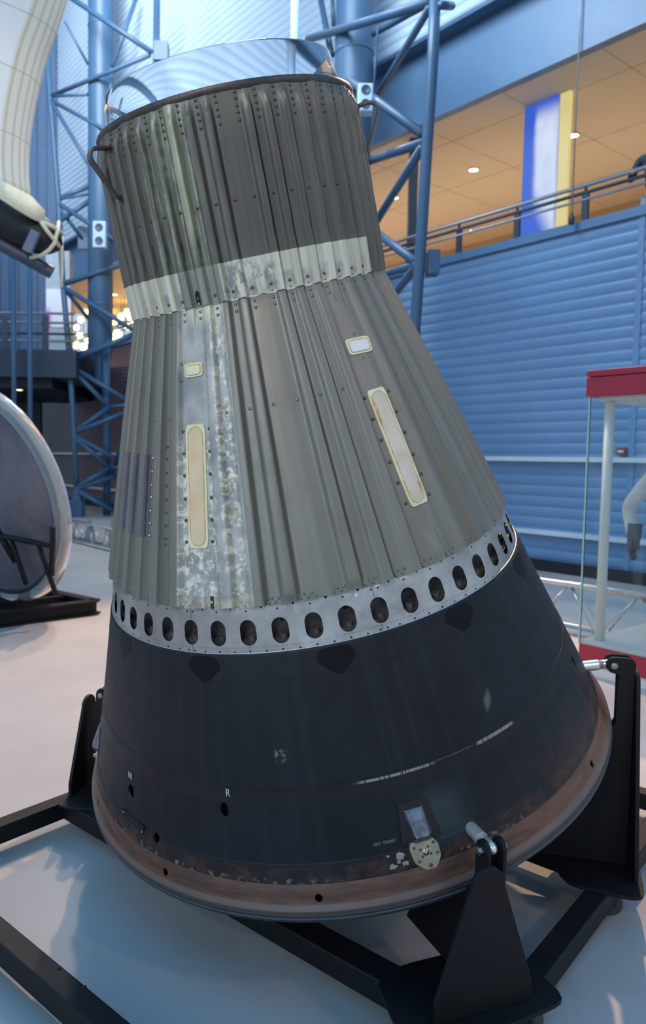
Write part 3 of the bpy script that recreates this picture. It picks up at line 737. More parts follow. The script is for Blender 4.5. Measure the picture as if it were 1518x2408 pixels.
# ---- acrylic collar standing in the top rim
t = NT('clear_acrylic'); t.fin((.97, .98, 1.0), .02, 0, IOR=1.22, Transmission_Weight=1.0); M_acr = t.m
COL = thing('acrylic_collar', 'clear acrylic ring standing on the dark top rim of the capsule', 'acrylic cover'); COL.matrix_world = mc.copy()
bm = NB(); lathe(bm, [(.369, 2.112), (.3535, 2.216), (.3495, 2.218), (.3475, 2.214), (.363, 2.112)], 160)
bm.verts.ensure_lookup_table(); n_ = 160
for k in range(n_): bm.faces.new((bm.verts[4 * n_ + k], bm.verts[4 * n_ + (k + 1) % n_], bm.verts[(k + 1) % n_], bm.verts[k]))
bmesh.ops.recalc_face_normals(bm, faces=bm.faces)
sharp(obj('ring_wall', bm, M_acr, COL), 40)
# ================================================================ cradle under the capsule
CR = thing('display_cradle', 'black steel tube cradle with triangular uprights holding the large tilted capsule', 'display stand')
KS = .919; vn = Vector((.6613, .7501, 0)); vm = Vector((.7501, -.6613, 0)); ZB, ZT = .050, .121
def NM(n, m, z=0.0): return vn * n + vm * m + Vector((0, 0, z))
def beam(n0, n1, m0, m1, name='frame_tube'):
    bm = NB(); q = [NM(n, m, z) for n in (n0, n1) for m in (m0, m1) for z in (ZB, ZT)]; v = [bm.verts.new(p) for p in q]
    for f in ((0, 1, 3, 2), (4, 6, 7, 5), (0, 4, 5, 1), (2, 3, 7, 6), (0, 2, 6, 4), (1, 5, 7, 3)): bm.faces.new([v[i] for i in f])
    bmesh.ops.recalc_face_normals(bm, faces=bm.faces)
    return bevel(sharp(obj(name, bm, M_black, CR)), .006, 3)
mB0, mB1 = -.853 * KS, -.777 * KS; mG0, mG1 = -2.855 * KS, -2.779 * KS; aN0, aN1 = 1.785 * KS, 1.886 * KS; dN0, dN1 = 1.117 * KS, 1.193 * KS; rN0, rN1 = 2.86 * KS, 2.94 * KS
beam(dN0, 3.75 * KS, mB0, mB1); beam(dN0, 3.75 * KS, mG0, mG1)
beam(aN0, aN1, mG1, mB0); dlt = beam(dN0, dN1, mG1, mB0); beam(rN0, rN1, mG1, mB0); beam(3.67 * KS, 3.75 * KS, mG1, mB0)
for px, py in ((140, 2277), (198, 2322)):
    p = fl(px, py, ZT); bm = NB(); lathe(bm, [(.007, 0), (.007, .0015), (.003, .002), (.0005, .0018)], 12, Matrix.Translation(p)); obj('screw', bm, M_darkhole, dlt)
def hexhead(bm, m, r, h):
    prism(bm, [(r * math.cos(PI * k / 3), r * math.sin(PI * k / 3)) for k in range(6)], m, 0, h)
    lathe(bm, [(r * .72, h), (r * .66, h + r * .25), (r * .2, h + r * .35), (r * .01, h + r * .35)], 16, m)
def upright(capaz, capz, th, reach, limb, cas, toff=0.0, R0=.058):
    """capaz, capz: where the rod meets the skin; th: world direction of the support, outwards"""
    s0 = mc @ P(capaz, capz, -.006); nrm = (mc.to_3x3() @ SF(capaz, capz).col[2].to_3d()).normalized()
    rh = Vector((math.cos(math.radians(th)), math.sin(math.radians(th)), 0)); tt = Vector((-rh.y, rh.x, 0))
    pin = s0 + (rh * .72 + nrm * .28).normalized() * reach + Vector((0, 0, -.012 if limb < .15 else .008)); zp = pin.z
    d = (pin - s0).normalized()
    bm = NB(); tube(bm, [s0, s0 + d * (reach * .55)], .0185, 20); o = sharp(obj('rod', bm, M_chrome, CR))
    bm = NB(); tube(bm, [s0 + d * (reach * .5), s0 + d * (reach * .85), pin, pin + d * .012, pin + d * .017], .014, 16, radii=[.0155, .0155, .016, .011, .002]); obj('rod_end', bm, M_chrome, o, True)
    base = Vector((pin.x, pin.y, 0)); F = Matrix((rh, Vector((0, 0, 1)), tt)).transposed().to_4x4(); F.translation = base   # x = outwards, y = up, z = sideways
    zb = ZT + .010
    pr = [(R0 + .012, zb), (R0 + .012, zp - .03)] + [(R0 - .012 + .026 * math.cos(a), zp - .0 + .028 * math.sin(a)) for a in (.2, .7, 1.2, 1.57)] + [(.026 * math.cos(a), zp + .028 * math.sin(a)) for a in (1.57, 2.2, 2.9, 3.6, 4.3, 4.71)] + [(.018, zp - .034), (.018, zp - limb), (-.012, zp - limb - .05), (-.34, zb + .05), (-.35, zb)]
    if limb < .15: pr = [(R0 - .006, zb), (R0 - .006, zp - .06), (.026, zp - .03)] + [(.026 * math.cos(a), zp + .028 * math.sin(a)) for a in (0, .6, 1.2, 1.9, 2.6, 3.14)] + [(-.026, zp - .06), (-.03, zp - .11), (-.30, zb + .13), (-.36, zb)]
    for s in (-1, 1):
        bm = NB(); prism(bm, pr[::-1], F, s * .024 - .006, s * .024 + .006); bmesh.ops.recalc_face_normals(bm, faces=bm.faces); bevel(obj('web_plate', bm, M_black, CR), .002, 2)
    # outward facing triangular plate
    T = Matrix((tt, Vector((0, 0, 1)), -rh)).transposed().to_4x4(); T.translation = base + rh * (R0 + .012) + tt * toff
    zt = zp - .020; w = .145; hw = .047
    top = [(hw * math.cos(a) * 1.0, zt - .04 + .045 * math.sin(a)) for a in [PI * k / 8 for k in range(9)]]
    pl = [(-w, zb), (w, zb), (w, zb + .05)] + top + [(-w, zb + .05)]
    bm = NB(); prism(bm, pl, T, -.014, 0); bmesh.ops.recalc_face_normals(bm, faces=bm.faces); bevel(obj('upright_plate', bm, M_black, CR), .0025, 2)
    # foot plate
    Bm = Matrix((rh, tt, Vector((0, 0, 1)))).transposed().to_4x4(); Bm.translation = base + tt * toff
    fp = rounded([(-.17, -.20), (.04, -.24), (.09, -.22), (.115, 0), (.09, .22), (.04, .24), (-.17, .20)], .3, 3)
    bm = NB(); prism(bm, fp, Bm, ZT - .001, ZT + .010); bmesh.ops.recalc_face_normals(bm, faces=bm.faces); bevel(obj('foot_plate', bm, M_black, CR), .002, 2)
    # clevis bolt
    for s in (-1, 1):
        Bt = Matrix((rh, Vector((0, 0, s)), tt * s)).transposed().to_4x4(); 
        Bt = frame(pin + tt * s * .030, rh, Vector((0, 0, s))); 
        if (Bt.col[2].to_3d()).dot(tt * s) < 0: Bt = frame(pin + tt * s * .030, rh, Vector((0, 0, -s)))
        bm = NB(); hexhead(bm, Bt, .0125, .010); bmesh.ops.recalc_face_normals(bm, faces=bm.faces); sharp(obj('clevis_bolt', bm, M_bolt, CR))
    # caster
    cw = base + rh * cas[0] + tt * cas[1]; bm = NB(); X = frame(Vector((cw.x, cw.y, .044)), Vector((0, 0, 1)), rh)
    lathe(bm, [(.010, -.018), (.038, -.018), (.044, -.012), (.044, .012), (.038, .018), (.010, .018)], 28, X, False); w_ = sharp(obj('caster_wheel', bm, M_blackd, CR))
    bm = NB(); 
    for s in (-.026, .026):
        bar(bm, Vector((cw.x, cw.y, .040)) + tt * s, Vector((cw.x, cw.y, ZT)) + tt * s, .034, .004, up=tuple(tt))
    obj('caster_fork', bm, M_black, w_)
upright(18.6, .105, -70, .098, .085, (.0, .14), -.045, .030)
upright(76.5, .13, -14, .095, .20, (.0, -.12))
upright(-105.5, .12, 163, .090, .10, (.0, -.12))
upright(163, .12, 104, .095, .20, (.0, .12))
# ================================================================ room shell
zW = (wp(1021, 609).z + wp(1518, 486).z) / 2; zC = (wp(873, 343).z + wp(1518, 68).z) / 2; zF = (wp(884, 189).z + wp(1187, 0).z) / 2
A0, A1 = -6.0, 22.0
def extrude_u(bm, prof, a0, a1):
    """open profile [(perp,z)] swept along the wall"""
    v0 = [bm.verts.new(wq(a0, p, z)) for p, z in prof]; v1 = [bm.verts.new(wq(a1, p, z)) for p, z in prof]
    for i in range(len(prof) - 1): bm.faces.new((v0[i], v0[i + 1], v1[i + 1], v1[i]))
def slab(bm, a0, a1, p0, p1, z0, z1):
    v = [bm.verts.new(wq(a, p, z)) for a in (a0, a1) for p in (p0, p1) for z in (z0, z1)]
    for f in ((0, 1, 3, 2), (4, 6, 7, 5), (0, 4, 5, 1), (2, 3, 7, 6), (0, 2, 6, 4), (1, 5, 7, 3)): bm.faces.new([v[i] for i in f])
def clad_prof(z0, z1, pitch, depth, p=0.0):
    out = []; z = z0
    while z < z1 - 1e-6:
        e_ = min(pitch, z1 - z)
        for f, d in ((0, 0), (.12, .15), (.3, .75), (.55, 1), (.8, .8), (.95, .3)):
            out.append((p + depth * d, z + f * e_))
        z += pitch
    out.append((p, z1)); return out
def paint(name, hexc, rough, var=.06):
    t = NT(name); o = t.obj(); n = t.noise(o, .5, 4); n2 = t.noise(o, 6, 4); c = lin(hexc)
    col = t.mix(t.step(n, .3, .7), tuple(x * (1 - var) for x in c[:3]), tuple(x * (1 + var) for x in c[:3]))
    return t.fin(t.mix(t.mul(n2, .1), col, (.5, .5, .55, 1)), rough, 0)
M_blue = paint('blue_wall_cladding', '6287ac', .42)
M_fascia = paint('blue_fascia_panel', '4f7496', .40)
M_upper = paint('pale_blue_ribbed_cladding', 'b4c6d6', .40)
M_dark = plain('dark_gap', '14181f', .7, 0, .1, 3)
M_ceil = paint('warm_ceiling_panel', 'd8c8b0', .75, .03)
M_ochre = paint('gallery_back_wall', 'b09066', .7, .08)
M_mauve = paint('warm_lit_mauve_wall', '6a5054', .55)  # far stretch of the blue wall, brown cast of warm light put into the colour
bm = NB(); extrude_u(bm, clad_prof(0, zW - .12, .150, .013), A0, 12.3); struct('wall_right', bm, M_blue, False)
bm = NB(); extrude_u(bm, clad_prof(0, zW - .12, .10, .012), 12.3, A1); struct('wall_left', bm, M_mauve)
bm = NB(); slab(bm, A0, A1, -.10, .05, zW - .12, zW); struct('trim_1', bm, M_fascia)
M_strip = plain('pale_wall_rail', 'ccd4da', .35, .1, .05, 4)
for i, z in enumerate((wp(1300, 1080).z, wp(1224, 1246).z)):
    bm = NB(); slab(bm, A0, A1, .02, .09, z - .032, z + .032); struct('trim_%d' % (i + 2), bm, M_strip)
bm = NB(); slab(bm, A0, A1, .02, .07, 0, .16); struct('baseboard_right', bm, M_dark)
ax = float((np.array(wp(1502, 700)) - P0) @ UW)
bm = NB(); slab(bm, ax - .04, ax + .04, .0, .022, 0, zW - .1); struct('trim_4', bm, M_blue)
# gallery behind the parapet
bm = NB(); slab(bm, A0, A1, -6.0, -.1, zW - .85, zW - .65); struct('floor_gallery', bm, M_ochre)
bm = NB(); slab(bm, A0, A1, -6.2, .0, zC, zC + .25)
struct('ceiling_gallery', bm, M_ceil)
bm = NB(); slab(bm, A0, A1, -6.1, -6.0, zW - .85, zC); struct('wall_gallery', bm, M_ochre)
for i, (x0, y0, x1, y1) in enumerate(((1330, 205, 1518, 110), )):
    pass
bm = NB()
for a in np.arange(-5, 20, 1.55): slab(bm, a - .008, a + .008, -5.9, -.05, zC - .004, zC + .01)
for p_ in (-.85, -2.6, -4.3): slab(bm, A0, A1, p_ - .01, p_ + .01, zC - .004, zC + .01)
struct('trim_5', bm, plain('ceiling_joint', 'c4b294', .8))
bm = NB(); slab(bm, A0, A1, -.05, .10, zC - .02, zF); struct('wall_fascia', bm, M_fascia)
bm = NB(); slab(bm, A0, A1, -.6, .0, zF, zF + .75); struct('wall_recess', bm, M_dark)
zU = wp(876, 157, .35).z
bm = NB(); slab(bm, A0, A1, -.4, .38, zU - .06, zU); struct('trim_6', bm, M_bluesteel)
bm = NB(); extrude_u(bm, clad_prof(zU, zU + 9, .16, .03, .34), A0, A1); extrude_u(bm, [(.36 + .05 * k * k * .25, zU + 9 + k * 1.2) for k in range(9)], A0, A1); struct('wall_upper', bm, M_upper)
# bright daylight window strip high on the far left
M_win = emit('bright_window_glass', (.86, .93, 1.0, 1), 2.6)
# end wall across the hall, far left
yE = 24.0
bm = NB()
for i in range(50):
    x = -22 + i * .3; box(bm, (x, yE, 4.4), (x + .24, yE + .1, 24)); box(bm, (x + .24, yE + .05, 4.4), (x + .3, yE + .12, 24))
o = struct('wall_back', bm, paint('blue_end_wall_cladding', '23486c', .45))
bm = NB(); box(bm, (-22, yE - .2, 0), (-7.5, yE, 4.5)); struct('wall_back_lower', bm, paint('dark_end_wall', '1d2a3a', .6))
zs0 = dep(0, 885, 18.5).z; zs1 = dep(0, 820, 18.5).z
bm = NB(); box(bm, (-22, 18.5, zs0), (-4.95, yE, zs1)); struct('floor_balcony', bm, plain('dark_balcony_slab', '2a3648', .5))
bm = NB(); box(bm, (-22, 18.7, zs0 - .25), (-5.6, yE, zs0)); struct('trim_7', bm, M_dark)
# ---------------------------------------------------------------- downlights
M_glow = emit('warm_downlight_glow', (1.0, .80, .50, 1), 14.0); M_trimw = plain('downlight_trim', 'cbb89c', .5)
def downlight(p, r, label, power=0, tgt=None):
    t = thing('downlight', label, 'ceiling light', p, 'recessed gallery downlights')
    bm = NB(); lathe(bm, [(r * 1.18, .0), (r * 1.18, -.02), (r, -.02), (r * .98, -.002)], 24); obj('trim_ring', bm, M_trimw, t)
    bm = NB(); lathe(bm, [(r, -.012), (r * .5, -.014), (.001, -.014)], 24); obj('lamp', bm, M_glow, t)
    if power:
        l = lamp('downlight_beam', 'SPOT', (p.x, p.y, p.z - .05), (p.x, p.y, 0), power * .5, (1, .78, .5), .08, 150, 1.0); 
    return t
DL = [((1113, 398), .085, 'round warm downlight in the ochre ceiling left of the blue banner', 90), ((1347, 317), .085, 'round warm downlight behind the hanging cable right of the banner', 90),
      ((928, 464), .07, 'small round downlight between capsule and lattice mast braces', 90), ((1110, 541), .06, 'faint lowest downlight behind the balcony handrails', 60),
      ((270, 692), .08, 'warm downlight just left of the capsule neck', 80)]
def under(x, y, lb):
    p_ = dep(x, y, 19.2); p_.z = zs0 - .25; return downlight(p_, .09, lb, 120)
under(45, 884, 'warm downlight under the dark side balcony at far left')
lamp('left_wall_fill_spot', 'SPOT', wq(15.5, 2.2, 4.3), wq(15.0, 0, 1.5), 260, (1, .62, .42), .2, 130, 1.0)  # added warm light without a fixture, for the far left wall
for (x, y), r, lb, pw in DL: downlight(fl(x, y, zC), r, lb, pw)
for a in (-3.5, 2.2, 6, 8.5, 11, 13.5, 16, 18.5):
    for p_ in (-1.8, -4.4): lamp('gallery_lamp', 'SPOT', wq(a, p_, zC - .3), wq(a, p_ - .3, 0), 60, (1, .84, .66), .3, 165, 1.0)
lamp('gallery_bounce', 'AREA', wq(8, -3, zW - .5), wq(8, -3, 20), 160, (1, .84, .66), 2.5, sy=18).rotation_euler = (PI, 0, math.atan2(UW[1], UW[0]) + PI / 2)
# ---------------------------------------------------------------- handrail of the gallery
HR = thing('balcony_railing', 'long steel handrail with dark posts along the top of the blue wall', 'railing')
pa = wp(1372, 521, -.02); top = wp(1372, 437, -.02).z - zW; mid = wp(1372, 454, -.02).z - zW; lo = wp(1372, 470, -.02).z - zW
def au(x, y, perp=0): return float((np.array(wp(x, y, perp)) - P0) @ UW)
for z_, r_, m_, nm in ((top, .028, M_railgrey, 'top_rail'), (mid, .024, M_darkpost, 'middle_rail'), (lo, .018, M_railgrey, 'lower_rail')):
    bm = NB(); tube(bm, [wq(A0 + 1, -.02, zW + z_), wq(18, -.02, zW + z_)], r_, 12); obj(nm, bm, m_, HR, True)
a1_, a2_, a3_ = au(1372, 480), au(1213, 510), au(1075, 560)
pit = (a2_ - a1_ + a3_ - a2_) / 2
for k in range(-3, 12):
    a = a2_ + pit * k; bm = NB(); slab(bm, a - .045, a + .045, -.06, -.01, zW - .05, zW + mid + .02); slab(bm, a - .012, a + .012, -.05, -.0, zW + mid, zW + top); bevel(obj('post', bm, M_darkpost, HR), .004, 1)
# ---------------------------------------------------------------- blue light banner
def banner_mat(w_, hgt):
    t = NT('backlit_blue_banner'); o = t.obj(); x, y, z = t.xyz(o)
    n = t.noise(t.comb(t.mul(x, 3), 4.0, t.mul(z, 1.2)), 1.0, 3); xj = t.math('MULTIPLY_ADD', t.math('SUBTRACT', n, .5), .25 * w_, x)
    m = t.mul(t.band(xj, -.66 * w_, .02 * w_, .10 * w_), t.math('SUBTRACT', 1.0, t.step(z, hgt * .84, hgt * .95)))
    m = t.math('MULTIPLY', m, t.step(t.math('MULTIPLY_ADD', x, 2.0, z), hgt * .12, hgt * .35))
    c = t.mix(t.mul(m, t.math('MULTIPLY_ADD', n, .6, .6)), lin('2f5fd6'), lin('dfeaff')); c = t.mix(t.math('SUBTRACT', 1.0, t.step(z, hgt * .26, hgt * .30)), c, lin('2a72dc'))
    t.set(t.b.inputs['Emission Color'], c); t.b.inputs['Emission Strength'].default_value = .85; return t.fin((.05, .05, .06, 1), .5, 0)
BP = -.75
l0 = wp(1228, 400, BP); r0 = wp(1309, 380, BP); zt0 = (wp(1231, 232, BP).z + wp(1312, 197, BP).z) / 2
al, ar = float((np.array(l0) - P0) @ UW), float((np.array(r0) - P0) @ UW)
BN = thing('light_banner', 'tall backlit blue and white banner standing behind the balcony handrail', 'banner', wq(ar, BP, zW - .65)); 
rotb = math.atan2(-UW[1], -UW[0]); BN.rotation_euler = (0, 0, rotb); w_ = al - ar; hgt = zt0 - zW + .65
bm = NB(); box(bm, (-w_, -.0, 0), (0, .012, hgt)); obj('blue_face', bm, banner_mat(w_, hgt), BN)
M_yel = emit('yellow_banner_edge', lin('e8d98a'), .8)
bm = NB(); box(bm, (-w_ + .02, .012, 0), (-.01, .10, hgt)); obj('frame', bm, M_darkpost, BN)
bm = NB(); box(bm, (.0, .02, 0), (.16, .09, hgt - .02)); obj('yellow_edge', bm, M_yel, BN)
# hanging cable
bm = NB(); c1 = wp(1343, 522, .14); tube(bm, [c1, (c1.x, c1.y, c1.z + 6)], .010, 8)
hc = thing('hanging_cable', 'thin vertical steel cable in front of the ochre gallery ceiling', 'cable'); obj('cable', bm, M_railgrey, hc, True)
bm = NB(); tube(bm, [(c1.x, c1.y, c1.z - .03), (c1.x, c1.y, c1.z + .06), (c1.x, c1.y, c1.z + .12)], .03, 12, radii=[.035, .035, .012]); obj('turnbuckle', bm, M_darkpost, hc, True)
# dark column behind the gallery edge
pc_ = wp(970, 450, -.3); bm = NB(); box(bm, (pc_.x - .07, pc_.y - .07, zW - .65), (pc_.x + .07, pc_.y + .07, zC)); tag(obj('gallery_column', bm, M_darkpost), 'slim dark column between gallery floor and ceiling behind the lattice mast', 'column')
# ---------------------------------------------------------------- pipes and lattice masts
def pipe(px0, py0, perp, width_px, label, zbot, cone=False):
    p = wp(px0, py0, perp); r = width_px * p.y / F_PX / 2
    t = thing('pipe_column', label, 'column', (p.x, p.y, 0)); bm = NB()
    if cone: lathe(bm, [(.10, zbot - .9), (r, zbot), (r, 26)], 40)
    else: lathe(bm, [(r, 0), (r, 26)], 40)
    obj('pipe', bm, M_bluepipe, t, True)
    bm = NB(); 
    for z in (zbot + 1.1, zbot + 4.9, zbot + 8.0): lathe(bm, [(r, z), (r * 1.035, z + .01), (r * 1.035, z + .05), (r, z + .06)], 40)
    o = obj('weld_bands', bm, M_bluepipe, t, True); o['kind'] = 'stuff'
    return t, p, r
tL, pL, rL = pipe(236, 700, 1.25, 57, 'thick round blue pipe column standing left of the capsule neck', wp(236, 800, 1.25).z - .25, True)
tR, pR, rR = pipe(832, 100, 1.15, 86, 'thick round blue pipe column rising behind the capsule right shoulder', 3.0)
bm = NB(); tube(bm, [(pL.x + .25, pL.y - .3, 0), (pL.x + .22, pL.y - .3, wp(262, 800, 1.3).z)], .10, 16); obj('lower_post', bm, M_bluesteel, tL, True).matrix_parent_inverse = Matrix.Translation((-pL.x, -pL.y, 0))
def mast(name_label, perp, chord, rad, braces, base=None, extra=()):
    t = thing('lattice_mast', name_label, 'truss')
    bm = NB(); pts = [wp(x, y, perp) for x, y in chord]; tube(bm, pts, rad, 14); obj('front_chord', bm, M_bluesteel, t, True)
    for (x0, y0, q0), (x1, y1, q1), r in braces:
        bm = NB(); tube(bm, [wp(x0, y0, q0), wp(x1, y1, q1)], r, 10); obj('brace', bm, M_bluesteel, t, True)
    return t, pts
f_ = 2.1
LB = []
def B(x0, y0, x1, y1, q1=.9, r=.055, q0=f_): LB.append(((x0, y0, q0), (x1, y1, q1), r))
B(118, 226, 352, 130); B(118, 226, 205, 222, 1.6, .04); B(120, 236, 330, 350, .9, .05); B(122, 242, 235, 430, 1.3, .05)
B(137, 466, 250, 424, .9, .055); B(138, 468, 210, 456, 1.5, .035); B(140, 520, 225, 462, 1.3, .06); B(140, 480, 290, 578, .9, .06); B(140, 490, 200, 570, 1.4, .05)
B(148, 668, 310, 614, .8, .07); B(150, 676, 330, 786, .9, .06); B(150, 678, 225, 770, 1.3, .05)
B(164, 850, 330, 780, .8, .07); B(165, 850, 262, 800, 1.2, .05); B(164, 860, 310, 948, .9, .06); B(164, 864, 256, 957, 1.3, .06)
B(174, 1016, 256, 958, 1.3, .06); B(174, 1018, 310, 964, .9, .06); B(176, 1026, 300, 1094, .9, .06); B(176, 1030, 258, 1100, 1.3, .06)
B(184, 1144, 258, 1100, 1.3, .06); B(184, 1148, 290, 1114, .9, .06); B(186, 1156, 275, 1194, .9, .06); B(186, 1158, 268, 1202, 1.3, .06)
B(262, 1120, 330, 900, 1.0, .05, 1.2); B(256, 957, 300, 952, 1.0, .05, 1.3); B(258, 1100, 300, 1098, 1.0, .05, 1.3)
B(160, -10, 356, 122, .9, .06, 2.2); B(322, -10, 264, 155, 1.2, .055, .6); B(262, 160, 258, 260, 1.2, .05, 1.2); B(152, 50, 207, 152, 1.5, .03, 2.1)
mt, mp = mast('tall blue lattice mast left of the capsule braced to the pipe column', f_, [(104, 20), (118, 226), (137, 466), (148, 668), (164, 850), (174, 1018), (181, 1168)], .070, LB)
zc_ = fl(181, 1212)
bm = NB(); bs = wp(181, 1168, f_); tube(bm, [(bs.x, bs.y, 0), (bs.x, bs.y, .10), (bs.x, bs.y, .40), (bs.x, bs.y, .42), (bs.x, bs.y, .75)], .2, 8, radii=[.21, .21, .21, .15, .09]); obj('base_block', bm, M_bluesteel, mt)
# middle mast chords rising behind the collar
def chord2(x0, y0, x1, y1, perp, r, m, label):
    bm = NB(); tube(bm, [wp(x0, y0, perp), wp(x1, y1, perp)], r, 14); o = obj('steel_chord', bm, m, None, True); return tag(o, label, 'post')
c_ = chord2(369, -30, 364, 420, 1.3, .075, M_bluesteel, 'dark blue vertical steel tube behind the left end of the acrylic collar')
bm = NB(); q = wp(379, 126, 1.2); box(bm, (q.x - .14, q.y - .15, q.z - .2), (q.x + .16, q.y + .15, q.z + .2)); obj('junction_box', bm, M_bluesteel, c_)
M_paleb = plain('pale_blue_steel', 'a9c3dc', .35, 0, .05, 2)
chord2(694, -30, 690, 260, 2.2, .062, M_paleb, 'pale vertical steel tube behind the middle of the acrylic collar')
LB = []; f_ = 2.1
B(1010, 6, 724, 92, 1.2, .062, f_); B(1010, 6, 878, 80, 1.1, .045, f_); B(1010, 17, 884, 230, 1.1, .050, f_); B(787, 164, 993, 316, f_, .060, 1.2)
B(993, 336, 864, 380, 1.0, .062, f_); B(993, 346, 876, 534, 1.1, .058, f_); B(879, 542, 976, 616, f_, .060, 1.1); B(976, 624, 890, 648, 1.1, .055, f_); B(975, 630, 905, 720, 1.1, .055, f_)
B(1036, 12, 1062, 14, 1.6, .05, f_); B(750, -20, 779, 130, 1.2, .05, .9); B(888, 60, 876, 240, 1.4, .020, 1.4); B(784, 60, 780, -30, .9, .035, .9)
mt2, mp2 = mast('tall blue lattice mast right of the capsule in front of the balcony', f_, [(1023, -30), (1017, 140), (1004, 335), (990, 560), (976, 760), (970, 860)], .072, LB)
q = wp(1003, 620, 2.0); bm = NB(); box(bm, (q.x - .0, q.y - .1, q.z - .15), (q.x + .15, q.y + .1, q.z + .16)); bevel(obj('control_box', bm, M_bluesteel, mt2), .01)
# extend mast to the floor
bb = wp(970, 860, f_); bm = NB(); tube(bm, [bb, (bb.x, bb.y, 0)], .072, 14); obj('front_chord', bm, M_bluesteel, mt2, True)
# speakers on the pipes
def speaker(x, y, perp, w, h, label, ref=None):
    p = wp(x, y, perp); t = thing('wall_speaker', label, 'speaker', p); dx = w * p.y / F_PX / 2; dz = h * p.y / F_PX / 2
    bm = NB(); box(bm, (-dx, -.06, -dz), (dx, .14, dz)); bevel(obj('housing', bm, M_paleb, t), .02)
    for s in (-.5, .5):
        bm = NB(); lathe(bm, [(dx * .62, .0), (dx * .62, .012), (dx * .5, .014), (dx * .2, .004), (.001, .004)], 24, frame((0, -.06, s * dz), (1, 0, 0), (0, 0, 1))); obj('driver', bm, M_darkpost, t)
speaker(234, 552, 1.75, 30, 60, 'pale speaker box with two round drivers on the left pipe column')
p = wp(199, 562, 1.4); bm = NB(); box(bm, (p.x - .16, p.y - .1, p.z - .28), (p.x + .12, p.y + .1, p.z + .3)); tag(bevel(obj('junction_box', bm, M_bluesteel), .01), 'blue junction box fixed beside the speaker on the left pipe column', 'electrical box')
speaker(858, 232, 1.75, 34, 62, 'pale speaker box on the right pipe column behind the capsule handle')
# ---------------------------------------------------------------- glowing shop shelves far left in the gallery
random.seed(3)
M_g2 = emit('warm_lamp_glass', (1, .66, .25, 1), 9.0); M_g3 = emit('lit_display_glow', (1, .62, .22, 1), 1.6)
spots = [(205, 735), (190, 752), (188, 790), (206, 800), (178, 810), (196, 815), (172, 722), (252, 742), (268, 756), (285, 745), (300, 768), (276, 786), (292, 800), (310, 748), (262, 800), (238, 808), (180, 770), (214, 770), (318, 790), (300, 735)]
g0 = thing('display_lamp', 'round glowing warm pendant lamp among the lit shelves of the far left gallery', 'lamp', group='glowing shelf lamps in the far gallery')
bm = NB(); lathe(bm, [(.002, -.13), (.09, -.10), (.13, 0), (.09, .10), (.002, .13)], 14); gl = obj('globe', bm, M_g2, g0, True)
bm = NB(); lathe(bm, [(.03, .12), (.03, .16), (.002, .16)], 10); gc = obj('cap', bm, M_darkpost, g0)
for i, (x, y) in enumerate(spots):
    p = wp(x, y, -2.2 - (i % 3) * .5)
    if i == 0: g0.location = p
    else:
        c = g0.copy(); C.objects.link(c); c.location = p; s = .8 + .6 * random.random(); c.scale = (s, s, s)
        for ch in (gl, gc): d = ch.copy(); C.objects.link(d); d.parent = c
    hgt_ = (zC - p.z) / (1.0 if i == 0 else s); bm = NB(); tube(bm, [(0, 0, .15), (0, 0, hgt_ + .02)], .012, 6); obj('stem', bm, M_darkpost, g0 if i == 0 else c)
SH = thing('display_shelf', 'lit shelving unit glowing orange at the far left of the gallery', 'shelving')
for k in range(4):
    bm = NB(); slab(bm, 11.5, 17.5, -4.2, -3.8, zW - .6 + .45 * k, zW - .57 + .45 * k); obj('shelf', bm, M_ochre, SH)
bm = NB(); slab(bm, 11.5, 17.5, -4.3, -4.25, zW - .6, zW + 1.35); obj('lit_back', bm, M_g3, SH)
# ---------------------------------------------------------------- left balcony rail, column poster
BR = thing('side_balcony_railing', 'steel railing on the dark balcony slab at the far left', 'railing')
for y_, m_ in ((735, M_railgrey), (757, M_railgrey), (783, M_darkpost), (800, M_railgrey)):
    z_ = dep(0, y_, 18.6).z; bm = NB(); tube(bm, [(-14, 18.6, z_), (-5.0, 18.6, z_)], .03, 8); obj('rail', bm, m_, BR, True)
for x in (12, 107):
    p = dep(x, 790, 18.6); bm = NB(); box(bm, (p.x - .07, 18.55, zs1), (p.x + .07, 18.65, dep(x, 742, 18.6).z)); obj('post', bm, M_darkpost, BR)
p = dep(134, 720, 21.6); CP = thing('poster_column', 'white column with a magenta and white poster behind the left mast', 'column', (p.x, p.y, 0))
def poster():
    t = NT('white_magenta_poster'); o = t.obj(); x, y, z = t.xyz(o)
    m = t.mul(t.math('SUBTRACT', 1.0, t.step(x, -.24, -.10)), t.math('SUBTRACT', 1.0, t.step(z, dep(132, 745, 21.6).z, dep(132, 715, 21.6).z)))
    c = t.mix(m, lin('e4e2e6'), lin('b046b8')); return t.fin(c, .5, 0)
bm = NB(); box(bm, (-.32, 0, zs1), (.36, .4, dep(132, 590, 21.6).z)); obj('shaft', bm, plain('grey_column_panel', 'a3acb4', .5), CP)
bm = NB(); box(bm, (-.30, -.03, dep(132, 770, 21.6).z), (.40, 0, dep(132, 680, 21.6).z)); obj('poster', bm, poster(), CP)
for x in (32, 70):
    p = dep(x, 700, 17.8); bm = NB(); tube(bm, [(p.x, p.y, 0), (p.x, p.y, dep(x, 560, 17.8).z)], .06, 12); tag(obj('slim_post', bm, M_bluesteel, None, True), 'slim blue steel post in front of the side balcony, ' + ('nearest the left edge' if x == 32 else 'beside the poster column'), 'post')
